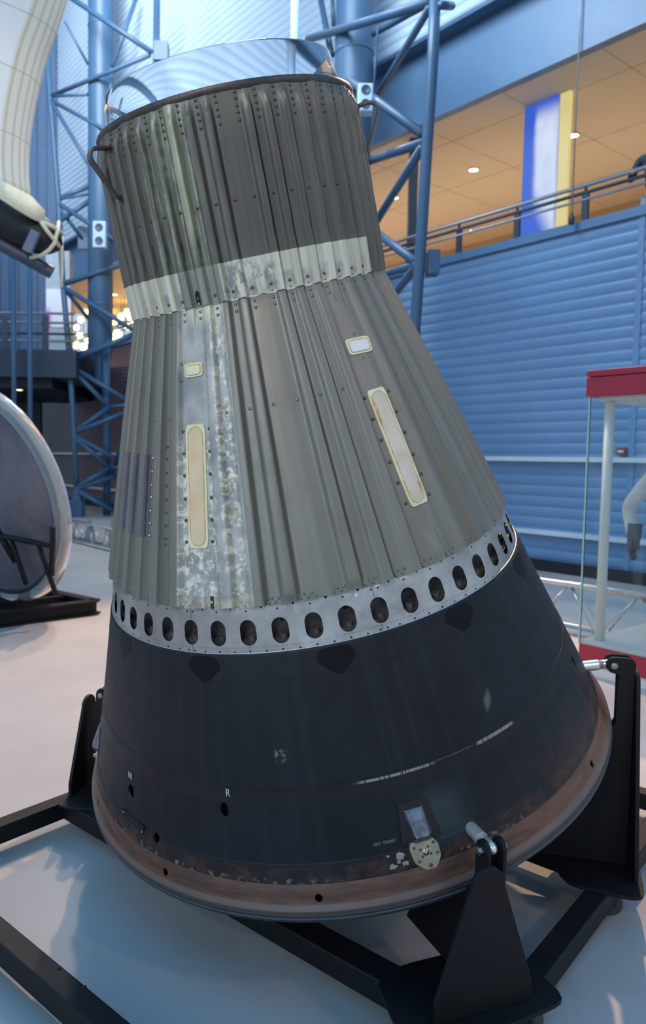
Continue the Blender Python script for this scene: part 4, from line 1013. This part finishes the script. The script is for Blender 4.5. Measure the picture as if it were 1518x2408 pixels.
# ---------------------------------------------------------------- floor barriers
def barrier(A, Bp, ztop, label, glass=False):
    A = Vector(A); Bp = Vector(Bp); A.z = 0; Bp.z = 0; d = (Bp - A); L = d.length; d.normalize(); s = Vector((-d.y, d.x, 0))
    t = thing('floor_barrier', label, 'barrier')
    bm = NB(); tube(bm, [A + Vector((0, 0, ztop)), Bp + Vector((0, 0, ztop))], .028, 12); obj('top_rail', bm, M_alu, t, True)
    for q in (-.10, .10): bm = NB(); tube(bm, [A + s * q + Vector((0, 0, .035)), Bp + s * q + Vector((0, 0, .035))], .026, 12); obj('bottom_rail', bm, M_alu, t, True)
    n = max(2, round(L / .62)); st = L / n
    for k in range(n):
        for q in (-.10, .10):
            bm = NB(); a = A + d * (st * k) + Vector((0, 0, ztop)); b = A + d * (st * (k + .5)) + s * q + Vector((0, 0, .04)); tube(bm, [a, b], .007, 8); tube(bm, [b, A + d * (st * (k + 1)) + Vector((0, 0, ztop))], .007, 8); obj('zigzag_wire', bm, M_alu, t, True)
    if glass:
        bm = NB()
        for k in range(int(L / .9)):
            c = A + d * (.9 * k + .5); prism(bm, [(-.25, 0), (.25, 0), (.05, .42), (-.05, .42)], frame(c + Vector((0, 0, .05)), d, (0, 0, 1)), -.005, .005)
        o = obj('panel', bm, M_railgrey, t); o['kind'] = 'stuff'
def onplane(A, Bp, x, y):
    v = Vector(ray(x, y)); d = (Bp - A); n = Vector((-d.y, d.x, 0)); o = Vector((0, 0, H)); t = (A - o).dot(n) / v.dot(n); return o + v * t
A_ = fl(1340, 1479, .03); B_ = fl(1518, 1515, .03); zt_ = onplane(A_, B_, 1420, 1387).z; d_ = (B_ - A_).normalized()
barrier(A_ - d_ * 3.2, B_ + d_ * 1.2, zt_, 'low aluminium barrier with zigzag wires in front of the red case')
A_ = fl(158, 1264, .03); B_ = fl(265, 1290, .03); zt_ = onplane(A_, B_, 200, 1231).z; d_ = (B_ - A_).normalized()
barrier(A_ - d_ * 4, B_ + d_ * 3.5, zt_, 'distant low aluminium barrier behind the leaning heat shield', True)
# ---------------------------------------------------------------- red display case
c0 = fl(1357, 1584); XC = Vector(-UW); YC = Vector(-NW)
CS = thing('display_case', 'glass display case with red roof and red base at right edge', 'display case', c0, rot=(0, 0, math.atan2(XC.y, XC.x)))
def zat(x, y, P_): 
    v = Vector(ray(x, y)); t = math.hypot(P_.x, P_.y) / math.hypot(v.x, v.y); return H + v.z * t
zr1 = zat(1386, 872, c0); zr0 = zat(1384, 933, c0); zb1 = zat(1358, 1512, c0); zb0 = zat(1358, 1558, c0)
Wc, Dc = 1.9, 1.15
bm = NB(); box(bm, (-.02, -.02, zr0), (Wc, Dc + .02, zr1 - .05)); bevel(obj('roof', bm, M_red, CS), .006)
bm = NB(); box(bm, (-.02, -.02, zr1 - .045), (Wc, Dc + .02, zr1)); bevel(obj('roof_cap', bm, M_red, CS), .006)
bm = NB(); box(bm, (.04, .04, zr0 - .03), (Wc - .04, Dc - .04, zr0)); obj('light_panel', bm, M_white, CS)
bm = NB(); box(bm, (0, 0, zb0), (Wc, Dc, zb1)); bevel(obj('base', bm, M_red, CS), .006)
bm = NB(); box(bm, (.03, .03, 0), (Wc - .03, Dc - .03, zb0)); obj('plinth', bm, M_white, CS)
bm = NB(); box(bm, (.01, .01, zb1), (Wc - .01, Dc - .01, zb1 + .03)); obj('deck', bm, M_white, CS)
for x, y in ((.10, .10), (Wc - .15, .10), (.10, Dc - .15), (.75, Dc - .2)):
    bm = NB(); tube(bm, [(x, y, zb1), (x, y, zr0)], .034, 16); obj('post', bm, M_white, CS, True)
t = NT('case_glass'); t.fin((.93, .98, .97), .02, 0, IOR=1.2, Transmission_Weight=1.0); M_glass = t.m
for lo_, hi_ in (((0, 0, zb1), (Wc, .008, zr0)), ((0, .01, zb1), (.008, Dc, zr0)), ((0, Dc - .008, zb1), (Wc, Dc, zr0))):
    bm = NB(); box(bm, lo_, hi_); obj('glass_pane', bm, M_glass, CS)
M_edge = plain('green_glass_edge', '9fc8bc', .2, 0, .05, 5)
bm = NB(); box(bm, (-.004, -.004, zb1), (.006, .006, zr0)); obj('glass_edge', bm, M_edge, CS)
# suit on a stand
def skin(name, joints, edges, mat, parent, sub=2, root=0):
    sb = NB(); ly = sb.verts.layers.skin.new('skin'); vv = [sb.verts.new(j[:3]) for j in joints]
    for a, b in edges: sb.edges.new((vv[a], vv[b]))
    me = bpy.data.meshes.new(name); sb.to_mesh(me); sb.free(); o = bpy.data.objects.new(name, me); C.objects.link(o); o.parent = parent
    md = o.modifiers.new('skin', 'SKIN'); md.use_smooth_shade = True
    for i, j in enumerate(joints):
        sv = me.skin_vertices[0].data[i]; sv.radius = (j[3], j[4] if len(j) > 4 else j[3]); sv.use_root = (i == root)
    ms = o.modifiers.new('sub', 'SUBSURF'); ms.levels = sub; ms.render_levels = sub
    dg = bpy.context.evaluated_depsgraph_get(); nm = bpy.data.meshes.new_from_object(o.evaluated_get(dg)); o.modifiers.clear(); o.data = nm; nm.name = name
    nm.materials.clear(); nm.materials.append(mat); nm.polygons.foreach_set('use_smooth', [True] * len(nm.polygons)); return o
XS = onplane(c0 + YC * .5, c0 + YC * .5 + XC, 1484, 1190)   # elbow seen in the picture, on the middle plane of the case
inv = CS.matrix_basis.inverted() @ XS; bpy.context.view_layer.update(); inv = CS.matrix_world.inverted() @ XS
ex_, ez_ = inv.x, inv.z
ST = thing('spacesuit', 'white pressure suit with grey glove standing inside the red-roofed case', 'spacesuit', CS.matrix_world @ Vector((ex_ + .42, .5, zb1 + .03)), rot=(0, 0, math.atan2(XC.y, XC.x)))
hz = ez_ - (zb1 + .03)
J = [(0, 0, hz - .22, .14, .11), (0, 0, hz, .14, .11), (0, 0, hz + .22, .17, .12), (0, 0, hz + .36, .09, .08), (-.2, 0, hz + .30, .08), (-.42, -.05, hz + .0, .055), (-.33, -.12, hz - .22, .05), (.2, 0, hz + .30, .08), (.38, -.05, hz + .02, .055), (.33, -.12, hz - .22, .05),
     (-.10, 0, hz - .42, .095), (-.13, 0, hz - .70, .07), (-.14, 0, .10, .06), (.10, 0, hz - .42, .095), (.13, 0, hz - .70, .07), (.14, 0, .10, .06)]
skin('suit_body', J, [(0, 1), (1, 2), (2, 3), (2, 4), (4, 5), (5, 6), (2, 7), (7, 8), (8, 9), (0, 10), (10, 11), (11, 12), (0, 13), (13, 14), (14, 15)], plain('white_suit_fabric', 'd4d6d8', .6, 0, .12, 8, .3), ST)
bm = NB(); lathe(bm, [(.02, 0), (.11, .03), (.14, .12), (.14, .2), (.10, .28), (.03, .31), (.001, .315)], 24, Matrix.Translation((0, 0, hz + .40))); obj('helmet', bm, M_white, ST, True)
M_glove = plain('grey_suit_glove', '6c6c70', .6, 0, .2, 20)
for s in (-1, 1):
    h0 = Vector((s * .33, -.12, hz - .22)); dn = Vector((s * .04, -.02, -1)).normalized()
    bm = NB(); tube(bm, [h0 + dn * -.10, h0, h0 + dn * .02, h0 + dn * .09], .045, 12, radii=[.05, .05, .042, .046]); gv = obj('glove', bm, M_glove, ST, True)
    for k in range(4):
        bm = NB(); b0 = h0 + dn * .085 + Vector((0, -.035 + .022 * k, 0)); tube(bm, [b0, b0 + dn * .04, b0 + dn * (.075 + .01 * (k in (1, 2))) + Vector((-s * .015, 0, 0))], .012, 8, radii=[.013, .012, .010]); obj('finger', bm, M_glove, gv, True)
    bm = NB(); b0 = h0 + dn * .03 + Vector((-s * .01, -.045, 0)); tube(bm, [b0, b0 + dn * .03 + Vector((0, -.02, 0)), b0 + dn * .07 + Vector((0, -.022, 0))], .013, 8); obj('thumb', bm, M_glove, gv, True)
    bm = NB(); lathe(bm, [(.001, 0), (.06, 0), (.065, .05), (.05, .12), (.001, .12)], 14, Matrix.Translation((s * .14, -.03, 0))); obj('boot', bm, M_glove, ST, True)
# red alarm box on the wall
q = wp(1465, 1062, .0); a_ = float((np.array(q) - P0) @ UW); z_ = q.z
AL = thing('alarm_sign', 'small red alarm box on the blue wall seen through the glass case', 'alarm box')
bm = NB(); slab(bm, a_ - .055, a_ + .055, .02, .08, z_ - .05, z_ + .05); obj('housing', bm, M_red, AL)
bm = NB(); slab(bm, a_ - .035, a_ + .035, .08, .085, z_ - .012, z_ + .014); obj('handle', bm, M_white, AL)
# ---------------------------------------------------------------- leaning heat shield under an acrylic cover (left)
hc_ = dep(-36.6, 1168.1, 6.418 * 1.08); n_ = Vector((-.5308, -.8038, -.268)).normalized()
HSd = thing('heat_shield_disc', 'large round grey heat shield leaning under a clear cover at the left edge', 'heat shield', hc_ + n_ * .06); HSd.scale = (1.08,) * 3
x_ = n_.cross(Vector((0, 0, 1))).normalized(); Fd = frame(Vector((0, 0, 0)), x_, n_.cross(x_))
def disc_mat():
    t = NT('scorched_heat_shield'); o = t.obj(); n = t.noise(o, 2.2, 6, .6); n2 = t.noise(o, 12, 5)
    c = t.mix(t.step(n, .3, .7), lin('5c5660'), lin('7a7074')); c = t.mix(t.mul(t.step(n2, .5, .7), .3), c, lin('5a4c48')); return t.fin(c, .5, .1)
bm = NB(); lathe(bm, [(.001, .03), (.3, .025), (.6, .005), (.86, -.03), (.875, -.045), (.86, -.07), (.5, -.1), (.001, -.11)], 96, Fd); sharp(obj('disc', bm, disc_mat(), HSd))
bm = NB(); lathe(bm, [(.862, -.04), (.90, -.03), (.90, -.075), (.862, -.075)], 96, Fd); obj('dark_band', bm, M_darkpost, HSd, True)
t = NT('clear_cover'); t.fin((.96, .95, .92), .05, 0, IOR=1.18, Transmission_Weight=.8); 
bm = NB(); lathe(bm, [(.90, -.02), (.95, -.03), (.985, -.06), (1.0, -.10), (.985, -.13), (.93, -.14), (.5, -.15), (.001, -.155)], 96, Fd); obj('cover', bm, t.m, HSd, True)
M_tan = plain('tan_cover_rim', 'a29482', .4, 0, .1, 8)
bm = NB(); lathe(bm, [(.905, -.08), (.97, -.07), (.97, -.11), (.905, -.12)], 96, Fd); obj('inner_rim', bm, M_tan, HSd, True)
SF_ = thing('steel_floor_frame', 'black I-beam floor frame with struts under the leaning heat shield', 'display stand')
def ibeam(a, b, h=.14, w=.11):
    a = Vector(a); b = Vector(b); bm = NB(); up = Vector((0, 0, 1))
    bar(bm, a + up * .008, b + up * .008, w, .016); bar(bm, a + up * (h - .008), b + up * (h - .008), w, .016); bar(bm, a + up * h / 2, b + up * h / 2, .012, h - .03); obj('i_beam', bm, M_black, SF_)
k1 = fl(226, 1444); k0 = fl(0, 1474); kd = (k0 - k1).normalized(); ks = Vector((-kd.y, kd.x, 0)); ks = ks if ks.y > 0 else -ks
k2 = fl(40, 1374, .13); dback = (k2 - k1); dback.z = 0; dback = dback.normalized()
ibeam(k1, k1 + kd * 2.4); ibeam(k1, k1 + dback * 1.75); ibeam(k1 + dback * 1.7, k1 + dback * 1.7 + kd * 2.3); ibeam(k1 + dback * .45, k1 + dback * .45 + kd * 2.3, .13, .06); ibeam(k1 + dback * .95, k1 + dback * .95 + kd * 2.3, .13, .06)
def face(x, y, off=.07):
    v = Vector(ray(x, y)); o_ = Vector((0, 0, H)); pl_ = hc_ + n_ * (.15 + off); return o_ + v * ((pl_ - o_).dot(n_) / v.dot(n_))
def strut(a, b, r=.022):
    bm = NB(); tube(bm, [a, b], r, 10); obj('strut', bm, M_black, SF_, True)
fb = lambda x, y: face(x, y, .05)
strut(face(-30, 1254), face(124, 1284), .024); strut(face(26, 1268), fb(62, 1374)); strut(face(90, 1280), fb(131, 1396)); strut(face(-14, 1235), fb(38, 1322), .03); strut(face(124, 1238), face(122, 1352), .024)
# ---------------------------------------------------------------- fabric wing and dark hull hanging at upper left
D9 = 8.6
def fabric_mat():
    t = NT('cream_wing_fabric'); u, v = t.uv(); n = t.noise(t.comb(u, v, 0), 4, 5); wv = t.math('MULTIPLY_ADD', t.math('SUBTRACT', n, .5), .02, v)
    c = t.mix(n, lin('e9e4dd'), lin('f4f0ea'))
    edge = t.step(u, .805, .82)
    lines = t.mul(edge, t.step(t.math('PINGPONG', t.mul(u, 26), .5), .25, .45))
    c = t.mix(t.mul(edge, .55), c, lin('d9c8a8')); c = t.mix(t.mul(lines, .5), c, lin('b39a70'))
    seam = t.step(t.math('PINGPONG', t.mul(wv, 4.6), .5), .485, .497); c = t.mix(t.mul(seam, .6), c, lin('a08d6e'))
    sv = t.band(u, .70, .704, .003); c = t.mix(t.mul(sv, .5), c, lin('b8a684')); t.bump(seam, -.3, .02)
    return t.fin(c, .8, 0)
WG = thing('fabric_wing', 'huge cream fabric inflatable wing with stitched seams at the upper left', 'inflatable wing')
EP = [(215, -160), (190, -80), (168, -12), (150, 50), (134, 98), (117, 140), (103, 185), (91, 240), (80, 295), (73, 350), (70, 400), (71, 445), (76, 478)]
V = []; UV = []; Fc = []; NN = 26
for i, (x, y) in enumerate(EP):
    for k in range(NN):
        ph = PI * k / (NN - 1); hw = 1.35; E_ = np.array(dep(x, y, D9))
        dx = -hw + hw * math.cos(ph); dy = -.55 * math.sin(ph)
        V.append((E_[0] + dx, E_[1] + dy, E_[2] - dx * .22 + .05)); UV.append((1 - ph / PI * 1.0, i / (len(EP) - 1)))
for i in range(len(EP) - 1):
    for k in range(NN - 1): a = i * NN + k; Fc.append((a, a + 1, a + NN + 1, a + NN))
me = bpy.data.meshes.new('wing_skin'); me.from_pydata(V, [], Fc); uvset(me, UV); o = obj('wing_skin', me, fabric_mat(), WG, True)
md = o.modifiers.new('s', 'SOLIDIFY'); md.thickness = .02; md = o.modifiers.new('sub', 'SUBSURF'); md.levels = 1; md.render_levels = 1
M_cream = plain('cream_webbing', 'd8ccb0', .8, 0, .08, 20)
bm = NB(); q = [dep(-10, 436, D9 - .5), dep(36, 470, D9 - .42), dep(71, 490, D9 - .25), dep(104, 497, D9)]; q2 = [dep(-10, 462, D9 - .55), dep(36, 492, D9 - .5), dep(71, 513, D9 - .35), dep(101, 527, D9 - .2)]
a = [bm.verts.new(p) for p in q]; b = [bm.verts.new(p) for p in q2]; c = [bm.verts.new(p - Vector((0, 0, -.0))) for p in [dep(-10, 420, D9 - .45), dep(40, 445, D9 - .4), dep(72, 462, D9 - .25), dep(92, 486, D9)]]
for r0_, r1_ in ((c, a), (a, b)):
    for k in range(3): bm.faces.new((r0_[k], r0_[k + 1], r1_[k + 1], r1_[k]))
o = obj('tail_flap', bm, M_cream, WG, True); md = o.modifiers.new('s', 'SOLIDIFY'); md.thickness = .015
HL = thing('dark_hull', 'dark rounded vehicle hull bound with cream straps under the fabric wing', 'test vehicle')
pp_ = [(-260, 400), (-120, 455), (-40, 487), (10, 512), (60, 536), (100, 556), (125, 568), (140, 574), (148, 577)]; rr_ = [68, 64, 58, 54, 49, 42, 31, 17, 3]
bm = NB(); tube(bm, [dep(x, y, D9) for x, y in pp_], 1, 28, radii=[r * D9 / F_PX for r in rr_]); o = obj('hull_body', bm, plain('dark_hull_skin', '161518', .55, 0, .3, 3), HL, True)
def strap(pts, r=.022, name='strap', m=M_cream): bm = NB(); tube(bm, [dep(x, y, d) for x, y, d in pts], r, 8); obj(name, bm, m, HL, True)
strap([(96, 523, D9 - .23), (112, 545, D9 - .22), (127, 563, D9 - .17), (140, 580, D9 - .02)]); strap([(98, 522, D9 - .22), (124, 533, D9 - .18), (146, 549, D9)]); strap([(72, 606, D9 - .10), (98, 600, D9 - .2), (116, 588, D9 - .22), (128, 572, D9 - .17), (134, 548, D9 - .14), (138, 522, D9)])
strap([(146, 556, D9), (145, 590, D9), (146, 640, D9), (144, 676, D9)], .018)
bm = NB(); mt3 = Matrix.Translation(dep(74, 568, D9 - .28)) @ Matrix.Rotation(math.radians(25), 4, 'Y'); box(bm, (-.05, -.03, -.12), (.05, .03, .12), mt3); obj('grey_pad', bm, plain('grey_blue_pad', '6b7284', .7), HL)
bm = NB(); tube(bm, [dep(-60, 540, D9 - .1), dep(122, 641, D9 + .1)], .075, 16); o = tag(obj('support_beam', bm, plain('dark_blue_grey_beam', '3d4456', .4)), 'dark blue-grey round beam running under the dark strapped hull', 'beam'); sharp(o)
# ---------------------------------------------------------------- person at the gallery rail
PR = thing('person', 'person in a dark sweater and light trousers leaning at the upper right rail', 'person', wp(1536, 480, -.35))
PR.location.z = zW - .65; PR.rotation_euler = (0, 0, math.atan2(NW[1], NW[0]) + PI / 2)
fz = 1.0
Jp = [(0, 0, .92, .13, .10), (0, .0, 1.10, .13, .10), (0, -.03, 1.32, .15, .11), (0, -.04, 1.46, .055, .055), (0, -.06, 1.60, .05, .05),
      (-.19, -.03, 1.36, .06), (-.30, -.06, 1.12, .048), (-.16, -.28, 1.12, .036), (.19, -.03, 1.36, .06), (.30, -.06, 1.12, .048), (.16, -.28, 1.12, .036)]
skin('sweater', Jp[:3] + Jp[5:], [(0, 1), (1, 2), (2, 3), (3, 4), (4, 5), (2, 6), (6, 7), (7, 8)], plain('dark_slate_sweater', '33404e', .8), PR)
skin('trousers', [(0, 0, .94, .12, .10), (-.09, 0, .80, .085), (-.10, -.01, .48, .06), (-.11, .02, .08, .05), (.09, 0, .80, .085), (.10, -.01, .48, .06), (.11, .02, .08, .05)], [(0, 1), (1, 2), (2, 3), (0, 4), (4, 5), (5, 6)], plain('light_trousers', 'd4dadc', .8), PR)
M_skin = plain('skin', 'b98a70', .5, 0, .06, 10)
bm = NB(); bmesh.ops.create_uvsphere(bm, u_segments=24, v_segments=18, radius=1.0)
for v in bm.verts:
    x, y, z = v.co; jaw = 1 - .28 * max(0, -z) ; v.co = Vector((x * .078 * jaw, y * .098 * (1 - .1 * max(0, -z)) - (.012 if z < -.3 and y < 0 else 0), z * .118))
    if y < -.85 and abs(x) < .25 and -.35 < z < .15: v.co.y -= .02
    v.co += Vector((0, -.07, 1.62))
hd = obj('head', bm, M_skin, PR, True)
skin('neck', [(0, -.035, 1.38, .06), (0, -.05, 1.47, .052), (0, -.06, 1.56, .05)], [(0, 1), (1, 2)], M_skin, PR)
bm = NB(); lathe(bm, [(.075, -.02), (.072, .012), (.062, .02), (.060, -.01)], 24, Matrix.Translation((0, -.04, 1.46))); obj('collar', bm, M_white, PR, True)
bm = NB(); bmesh.ops.create_uvsphere(bm, u_segments=24, v_segments=18, radius=1.0)
bmesh.ops.delete(bm, geom=[v for v in bm.verts if v.co.z < -.35 or (v.co.y < -.45 and v.co.z < .45)], context='VERTS')
for v in bm.verts: v.co = Vector((v.co.x * .088, v.co.y * .108, v.co.z * .128)) + Vector((0, -.062, 1.63))
obj('hair', bm, plain('dark_brown_hair', '2a1a12', .7), hd, True)
for s in (-1, 1):
    bm = NB(); bmesh.ops.create_uvsphere(bm, u_segments=10, v_segments=8, radius=.018, matrix=Matrix.Translation((s * .08, -.06, 1.61)) @ Matrix.Diagonal((.4, .7, 1.3, 1))); obj('ear', bm, M_skin, hd, True)
    bm = NB(); bmesh.ops.create_uvsphere(bm, u_segments=10, v_segments=8, radius=.011, matrix=Matrix.Translation((s * .03, -.157, 1.635))); obj('eye', bm, M_darkhole, hd, True)
    h0 = Vector((s * .16, -.28, 1.12)); inn = Vector((-s * .5, -.8, -.1)).normalized()
    hj = [tuple(h0) + (.028, .022), tuple(h0 + inn * .07) + (.036, .018)]; he = [(0, 1)]
    hand = skin('hand', hj, he, M_skin, PR, 1)
    for k in range(4):
        b0 = h0 + inn * .085 + Vector((s * (.026 - .018 * k) * .8, (.015 - .012 * k) * .5, 0)); L_ = (.062, .072, .068, .052)[k]
        bm = NB(); tube(bm, [b0, b0 + inn * L_ * .5 + Vector((0, 0, .004)), b0 + inn * L_ * .85 + Vector((0, 0, -.02))], .009, 8, radii=[.0095, .009, .0075]); obj('finger', bm, M_skin, hand, True)
    b0 = h0 + inn * .03 + Vector((-s * .026, 0, 0)); bm = NB(); tube(bm, [b0, b0 + inn * .03 + Vector((-s * .022, 0, -.005)), b0 + inn * .06 + Vector((-s * .024, 0, -.015))], .010, 8, radii=[.011, .010, .0085]); obj('thumb', bm, M_skin, hand, True)
    bm = NB(); lathe(bm, [(.001, 0), (.05, 0), (.055, .03), (.05, .09), (.001, .09)], 14, Matrix.Translation((s * .11, -.03, 0)) @ Matrix.Diagonal((1, 1.8, 1, 1))); obj('shoe', bm, M_darkpost, PR, True)
